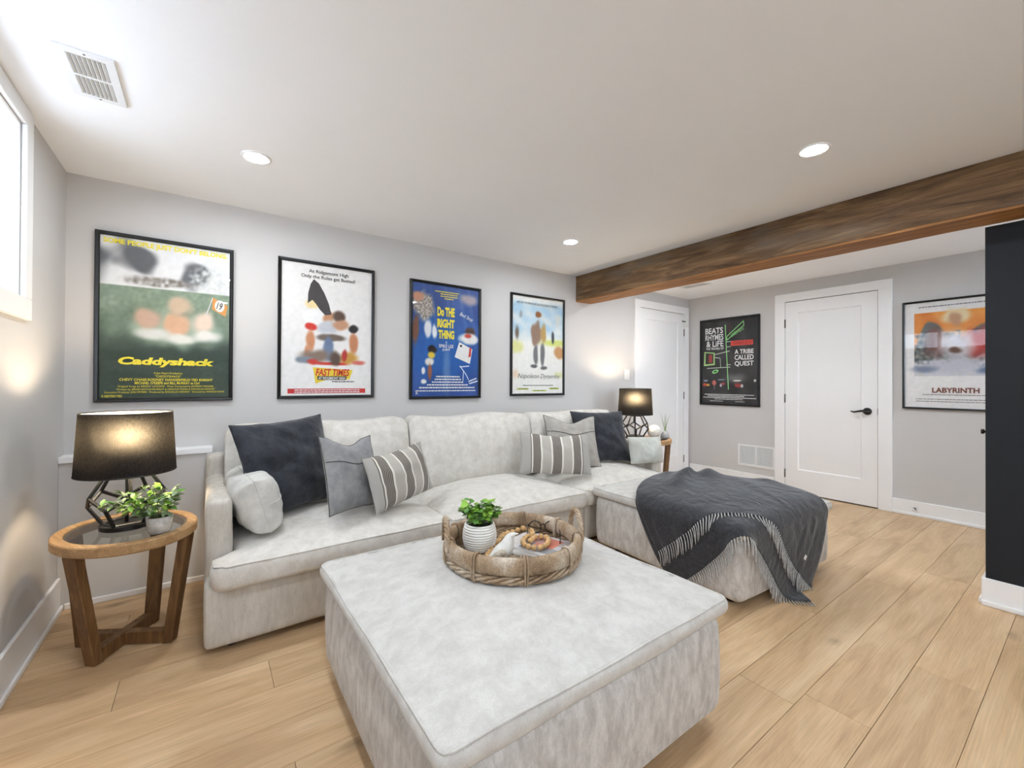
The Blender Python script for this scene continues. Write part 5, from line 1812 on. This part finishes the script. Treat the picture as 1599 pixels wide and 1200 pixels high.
def make_beads():
    path = [(0.835, 1.300), (0.848, 1.335), (0.880, 1.362), (0.925, 1.400), (0.975, 1.440), (1.02, 1.478), (1.07, 1.486), (1.110, 1.470), (1.124, 1.425), (1.100, 1.385), (1.060, 1.372), (1.03, 1.352), (1.006, 1.318), (1.008, 1.280), (1.03, 1.258), (1.06, 1.258), (1.10, 1.282), (1.125, 1.325), (1.10, 1.352), (1.062, 1.340), (1.035, 1.322)]
    pts = [Vector((x, y, 0)) for x, y in path]
    # arc-length resample
    dense = []
    for i in range(len(pts) - 1):
        p0, p1, p2, p3 = pts[max(i - 1, 0)], pts[i], pts[i + 1], pts[min(i + 2, len(pts) - 1)]
        for k in range(20):
            t = k / 20
            dense.append(0.5 * ((2 * p1) + (p2 - p0) * t + (2 * p0 - 5 * p1 + 4 * p2 - p3) * t * t + (3 * p1 - p0 - 3 * p2 + p3) * t ** 3))
    d = 0.0228
    out, acc = [dense[0]], 0.0
    for a, b in zip(dense[:-1], dense[1:]):
        acc += (b - a).length
        if acc >= d:
            out.append(b)
            acc = 0.0
    o = tag(empty('bead_garland', (out[0].x, out[0].y, TZ)), 'looped garland of pale wooden beads in the tray', 'garland')
    base = Vector((out[0].x, out[0].y, 0))
    rad = 0.0113
    prof = [(0.0022, -rad)] + [(rad * math.sin(PI * k / 10), -rad * math.cos(PI * k / 10)) for k in range(2, 9)] + [(0.0022, rad)]
    bm_ = MB().lathe(prof, 14).mesh('bead', True)
    bm_.materials.append(M['bead'])
    pos = []
    def ground(p):
        q = Matrix.Rotation(R(-22), 2) @ Vector((p.x - 1.075, p.y - 1.308))
        return 0.0142 if (abs(q.x) < 0.115 and abs(q.y) < 0.145) else 0.0
    for n, p in enumerate(out):
        z = rad + 0.0008 + ground(p)
        for (q, zq) in pos[:-1]:
            dd = math.hypot(q.x - p.x, q.y - p.y)
            if dd < 2 * rad:
                z = max(z, zq + math.sqrt(max(0, 4 * rad * rad - dd * dd)) + 0.0004)
        pos.append((p, z))
    for k in range(2):                 # slack: neighbours of lifted beads rise too
        pos = [(p, max(z, 0.5 * (pos[max(i - 1, 0)][1] + pos[min(i + 1, len(pos) - 1)][1]) - 0.002)) for i, (p, z) in enumerate(pos)]
    for n, (p, z) in enumerate(pos):
        a = pos[max(n - 1, 0)][0]
        b = pos[min(n + 1, len(pos) - 1)][0]
        ang = math.atan2(b.y - a.y, b.x - a.x)
        link('bead', bm_, None, o, (p.x - base.x, p.y - base.y, z), (0, PI / 2, ang))
    MB().tube([(p.x - base.x, p.y - base.y, z) for p, z in pos], 0.0012, 5).build('string', M['paper'], o)
make_beads()

def make_bird():
    o = tag(empty('bird_figurine', (0.878, 1.272, TZ), R(-26)), 'small white ceramic bird figurine with an upturned beak in the tray', 'figurine')
    # body swept from tail to beak; local x points where the bird looks
    sec = [(-0.066, 0.010, 0.0030, 0.0030), (-0.054, 0.015, 0.0100, 0.0075), (-0.040, 0.023, 0.0190, 0.0150), (-0.022, 0.033, 0.0275, 0.0250), (-0.003, 0.041, 0.0320, 0.0320), (0.009, 0.053, 0.0305, 0.0300), (0.016, 0.068, 0.0245, 0.0245), (0.020, 0.082, 0.0205, 0.0205), (0.025, 0.094, 0.0180, 0.0160), (0.034, 0.101, 0.0125, 0.0105), (0.044, 0.103, 0.0060, 0.0050), (0.057, 0.103, 0.0010, 0.0009)]
    n = 22
    vs, fs = [], []
    for i, (x, z, ry, rz) in enumerate(sec):
        a, b = sec[max(i - 1, 0)], sec[min(i + 1, len(sec) - 1)]
        tx, tz = b[0] - a[0], b[1] - a[1]
        l = math.hypot(tx, tz)
        tx, tz = tx / l, tz / l
        nx_, nz_ = -tz, tx
        for k in range(n):
            t = 2 * PI * k / n
            vs.append((x + nx_ * rz * math.sin(t), ry * math.cos(t), max(0.0015, z + nz_ * rz * math.sin(t))))
    for i in range(len(sec) - 1):
        for k in range(n):
            k2 = (k + 1) % n
            fs.append((i * n + k, i * n + k2, (i + 1) * n + k2, (i + 1) * n + k))
    fs += [tuple(range(n))[::-1], tuple((len(sec) - 1) * n + k for k in range(n))]
    body = MB().add(vs, fs).build('body', M['bird_glaze'], o, True)
    sub = body.modifiers.new('sub', 'SUBSURF')
    sub.levels = sub.render_levels = 1
    for s in (-1, 1):
        w = MB()
        m = 9
        vv, ff = [], []
        for i in range(m + 1):
            t = i / m
            x = 0.006 - 0.060 * t
            hw = 0.0195 * math.sin(PI * min(1, 0.12 + 0.88 * t)) ** 0.7 * (1 - 0.35 * t)
            zc = 0.050 - 0.026 * t
            yb = 0.0312 * (1 - 0.62 * t ** 1.5)
            for q, up in ((-1, 0), (-0.5, 0.0025), (0, 0.0035), (0.5, 0.0025), (1, 0)):
                vv.append((x, s * (yb - 0.0035 * q * q + up + 0.0008 * (i % 2)), zc + q * hw))
        for i in range(m):
            for k in range(4):
                a_ = i * 5 + k
                ff.append((a_, a_ + 1, a_ + 6, a_ + 5) if s > 0 else (a_, a_ + 5, a_ + 6, a_ + 1))
        w.add(vv, ff)
        w.build('wing', M['wing_glaze'], o, True)
        MB().lathe([(0.0, -0.0015), (0.0012, -0.001), (0.0016, 0.0), (0.0012, 0.001), (0.0, 0.0015)], 8).build('eye', M['tortoise'], o, True, loc=(0.0290, s * 0.0163, 0.0985))
    MB().lathe([(0.0, 0.0), (0.021, 0.0), (0.022, 0.004), (0.016, 0.014), (0.0, 0.018)], 24).build('foot_pad', M['bird_glaze'], o, True)
make_bird()

def make_glasses():
    o = tag(empty('eyeglasses', (1.168, 1.398, TZ + 0.0136), R(-36)), 'dark tortoiseshell eyeglasses resting on the magazines', 'eyeglasses')
    tilt = R(8)
    for s in (-1, 1):
        pts = []
        for k in range(28):
            t = 2 * PI * k / 28
            pts.append((s * 0.034 + 0.0255 * math.cos(t), 0.004 * math.sin(t), 0.0265 + 0.023 * math.sin(t)))
        r = MB().tube(pts, 0.0024, 7, closed=True).build('rim', M['tortoise'], o, True)
        MB().add([(p[0], p[1], p[2]) for p in pts], [tuple(range(28))]).build('lens', M['lens'], r)
        MB().tube([(s * 0.0595, 0.001, 0.034), (s * 0.066, -0.004, 0.034), (s * 0.067, -0.05, 0.026), (s * 0.064, -0.095, 0.010), (s * 0.060, -0.122, 0.002)], [0.003, 0.0028, 0.0022, 0.0022, 0.0026], 7).build('temple', M['tortoise'], o, True)
    MB().tube([(-0.0095, 0.002, 0.033), (-0.004, 0.0, 0.0375), (0.004, 0.0, 0.0375), (0.0095, 0.002, 0.033)], 0.0024, 7).build('bridge', M['tortoise'], o, True)
    for c in o.children:
        pass
make_glasses()

# ------------------------------------------------------------------ fringed throw: a small cloth simulation over the ottoman
def make_throw():
    hw, hd = OT2[2] / 2 + 0.018, OT2[3] / 2 + 0.018
    h = 0.024
    s_a, s_b, t_lo, t_fold, t_up = -0.54, 0.68, -0.14, 0.80, 0.0
    nu = int((s_b - s_a) / h) + 1
    ts = list(np.arange(t_lo, t_fold, h))
    n_low = len(ts)
    ts_up = list(np.arange(t_fold, t_up, -h))
    nv = n_low + len(ts_up)
    S = np.array([math.cos(R(-44)), math.sin(R(-44))])
    T = np.array([math.cos(R(46)), math.sin(R(46))])
    P0 = np.array([-0.405, -0.415])
    pos = np.zeros((nv, nu, 3))
    off = np.zeros((nv, nu))
    for j in range(nv):
        upper = j >= n_low
        t = ts_up[j - n_low] if upper else ts[j]
        q = max(0.0, t) / t_fold
        for i in range(nu):
            s = s_a + i * h
            fan = 1.0 - 0.56 * q ** 1.5
            ss = 0.02 + (s - 0.02) * fan
            if upper:
                ss += 0.05 + 0.02 * math.sin(t * 9)
            xy = P0 + S * ss + T * (t + (0.02 * math.sin(s * 9 + 1.0) if upper else 0.015 * math.sin(s * 7)))
            amp = (0.026 + 0.026 * q ** 1.6) if upper else (0.014 + 0.010 * q ** 1.6)
            ph = 2 * PI * s / 0.25 + (1.3 if upper else 0.4) + 1.6 * nz3(s * 3, t * 3, 5.0)
            z = 0.525 + (0.060 if upper else 0.0) + amp * (1 + math.sin(ph)) * (1.0 + 0.6 * nz3(s * 4, t * 2, 2.0))
            z += 0.022 * math.exp(-((ss - 0.0) / 0.09) ** 2 - ((t - 0.76) / 0.16) ** 2)
            pos[j, i] = (xy[0], xy[1], z)
            off[j, i] = 0.024 if upper else 0.010
    off[n_low:] += 0.020 * np.clip((np.array(ts_up)[:, None] / t_fold - 0.2), 0, 1)
    pos[n_low - 1:n_low + 1, :, 2] = (pos[n_low - 1, :, 2] + pos[n_low, :, 2]) / 2
    rest = {}
    def dist(a, b):
        return np.sqrt(((b - a) ** 2).sum(-1, keepdims=True))
    rest['u'] = dist(pos[:, :-1], pos[:, 1:])
    rest['v'] = dist(pos[:-1], pos[1:])
    rest['d'] = dist(pos[:-1, :-1], pos[1:, 1:])
    rest['e'] = dist(pos[1:, :-1], pos[:-1, 1:])
    rest['uu'] = dist(pos[:, :-2], pos[:, 2:])
    rest['vv'] = dist(pos[:-2], pos[2:])
    rest['u4'] = dist(pos[:, :-4], pos[:, 4:])
    prev = pos.copy()

    def solve(a, b, rl, k):
        d = b - a
        l = np.sqrt((d * d).sum(-1, keepdims=True)) + 1e-9
        c = d * ((l - rl) / l) * 0.5 * k
        a += c
        b -= c

    def collide(p, q, o_):
        x, y = p[..., 0] / hw, p[..., 1] / hd
        cr = 0.052 * np.clip(1 - np.abs(x) ** 3, 0, 1) * np.clip(1 - np.abs(y) ** 3, 0, 1)
        r = 0.045
        bz = 0.2165
        c = np.stack([p[..., 0], p[..., 1], p[..., 2] - cr - bz], -1)
        bb = np.array([hw, hd, bz]) - r
        a = np.abs(c) - bb
        m = np.maximum(a, 0)
        lo = np.sqrt((m * m).sum(-1))
        d_out = lo - r
        inside = a.max(-1)
        d = np.where(lo > 1e-9, d_out, inside - r)
        ax = a.argmax(-1)
        nin = np.zeros_like(c)
        np.put_along_axis(nin, ax[..., None], 1.0, -1)
        nr = np.where(lo[..., None] > 1e-9, m / (lo[..., None] + 1e-12), nin) * np.sign(c + 1e-12)
        hit = d < o_
        push = np.where(hit, o_ - d, 0.0)
        p += nr * push[..., None]
        q[hit] = p[hit] - (p[hit] - q[hit]) * 0.12
        low = p[..., 2] < 0.006
        p[..., 2] = np.where(low, 0.006, p[..., 2])
        q[low] = p[low] - (p[low] - q[low]) * 0.3
    for step in range(130):
        vel = (pos - prev) * 0.965
        prev = pos.copy()
        pos = pos + vel
        pos[..., 2] -= 0.0011
        for it in range(6):
            for st in (0, 1):
                solve(pos[:, st:-1:2], pos[:, st + 1::2], rest['u'][:, st::2], 1.0)
                solve(pos[st:-1:2], pos[st + 1::2], rest['v'][st::2], 1.0)
            for st in (0, 1):
                solve(pos[:-1, st:-1:2], pos[1:, st + 1::2], rest['d'][:, st::2], 0.3)
                solve(pos[1:, st:-1:2], pos[:-1, st + 1::2], rest['e'][:, st::2], 0.3)
            if it % 2 == 0:
                for st in range(4):
                    solve(pos[:, st:-2:4], pos[:, st + 2::4], rest['uu'][:, st::4], 0.25)
                    solve(pos[st:-2:4], pos[st + 2::4], rest['vv'][st::4], 0.12)
                for st in range(8):
                    solve(pos[:, st:-4:8], pos[:, st + 4::8], rest['u4'][:, st::8], 0.15)
            collide(pos, prev, off)
    for k in range(20):                 # relax the sharpest pleats
        sm = pos.copy()
        sm[1:-1, 1:-1] = 0.5 * pos[1:-1, 1:-1] + 0.125 * (pos[:-2, 1:-1] + pos[2:, 1:-1] + pos[1:-1, :-2] + pos[1:-1, 2:])
        wt = np.clip((np.concatenate([np.array(ts), np.array(ts_up)]) - 0.30) / 0.35, 0.03, 1)[:, None, None]
        pos = pos * (1 - wt) + sm * wt
        collide(pos, pos.copy(), off)
    o = tag(empty('throw_blanket', OT2[0], OT2[1]), 'charcoal wool throw with pale fringes draped over the far ottoman', 'blanket')
    vs = [tuple(p) for p in pos.reshape(-1, 3)]
    fs = []
    for j in range(nv - 1):
        for i in range(nu - 1):
            a = j * nu + i
            fs.append((a, a + 1, a + nu + 1, a + nu))
    cl = MB().add(vs, fs).build('cloth', M['wool'], o, True)
    so = cl.modifiers.new('solid', 'SOLIDIFY')
    so.thickness = 0.0035
    so.offset = 1.0
    su = cl.modifiers.new('sub', 'SUBSURF')
    su.levels = su.render_levels = 1
    # fringes along both short ends
    rnd = random.Random(21)
    for row, inner in ((0, 1), (nv - 1, nv - 2)):
        mb = MB()
        n = 78
        for k in range(n):
            f = (k + 0.5) / n * (nu - 1)
            i = min(nu - 2, int(f))
            e = pos[row, i] * (1 - f + i) + pos[row, i + 1] * (f - i)
            q = pos[inner, i] * (1 - f + i) + pos[inner, i + 1] * (f - i)
            d = e - q
            d /= np.linalg.norm(d) + 1e-9
            p = e.copy()
            pts = [tuple(p - d * 0.004)]
            side = np.array([rnd.uniform(-0.25, 0.25), rnd.uniform(-0.25, 0.25), 0])
            ln = rnd.uniform(0.075, 0.092)
            for m in range(5):
                d = d * 0.72 + np.array([0, 0, -0.42]) + side * 0.15
                d /= np.linalg.norm(d)
                p = p + d * ln / 5
                pp = p[None, :].copy()
                collide(pp, pp.copy(), np.array([0.009 if row == 0 else 0.022]))
                p = pp[0]
                pts.append(tuple(p))
            mb.tube(pts, [0.0026, 0.0028, 0.0027, 0.0026, 0.0024, 0.0014], 5)
        tag(mb.build('fringe', M['fringe'], o, True), kind='stuff')
    # little sewn tag
    jt, it = nv - 5, nu - 9
    p = Vector(pos[jt, it])
    nrm = (Vector(pos[jt, it + 1]) - p).cross(Vector(pos[jt + 1, it]) - p).normalized()
    c = Vector((0, 0, 0.24))
    if nrm.dot(p - c) < 0:
        nrm = -nrm
    u_ = (Vector(pos[jt, it + 1]) - p).normalized()
    v_ = nrm.cross(u_)
    q = p + nrm * 0.008
    vv = [q + u_ * a + v_ * b + nrm * e for e in (0, 0.0012) for a, b in ((-0.009, -0.013), (0.009, -0.013), (0.009, 0.013), (-0.009, 0.013))]
    MB().add(vv, [(3, 2, 1, 0), (4, 5, 6, 7), (0, 1, 5, 4), (1, 2, 6, 5), (2, 3, 7, 6), (3, 0, 4, 7)]).build('care_tag', M['paper'], o)
make_throw()
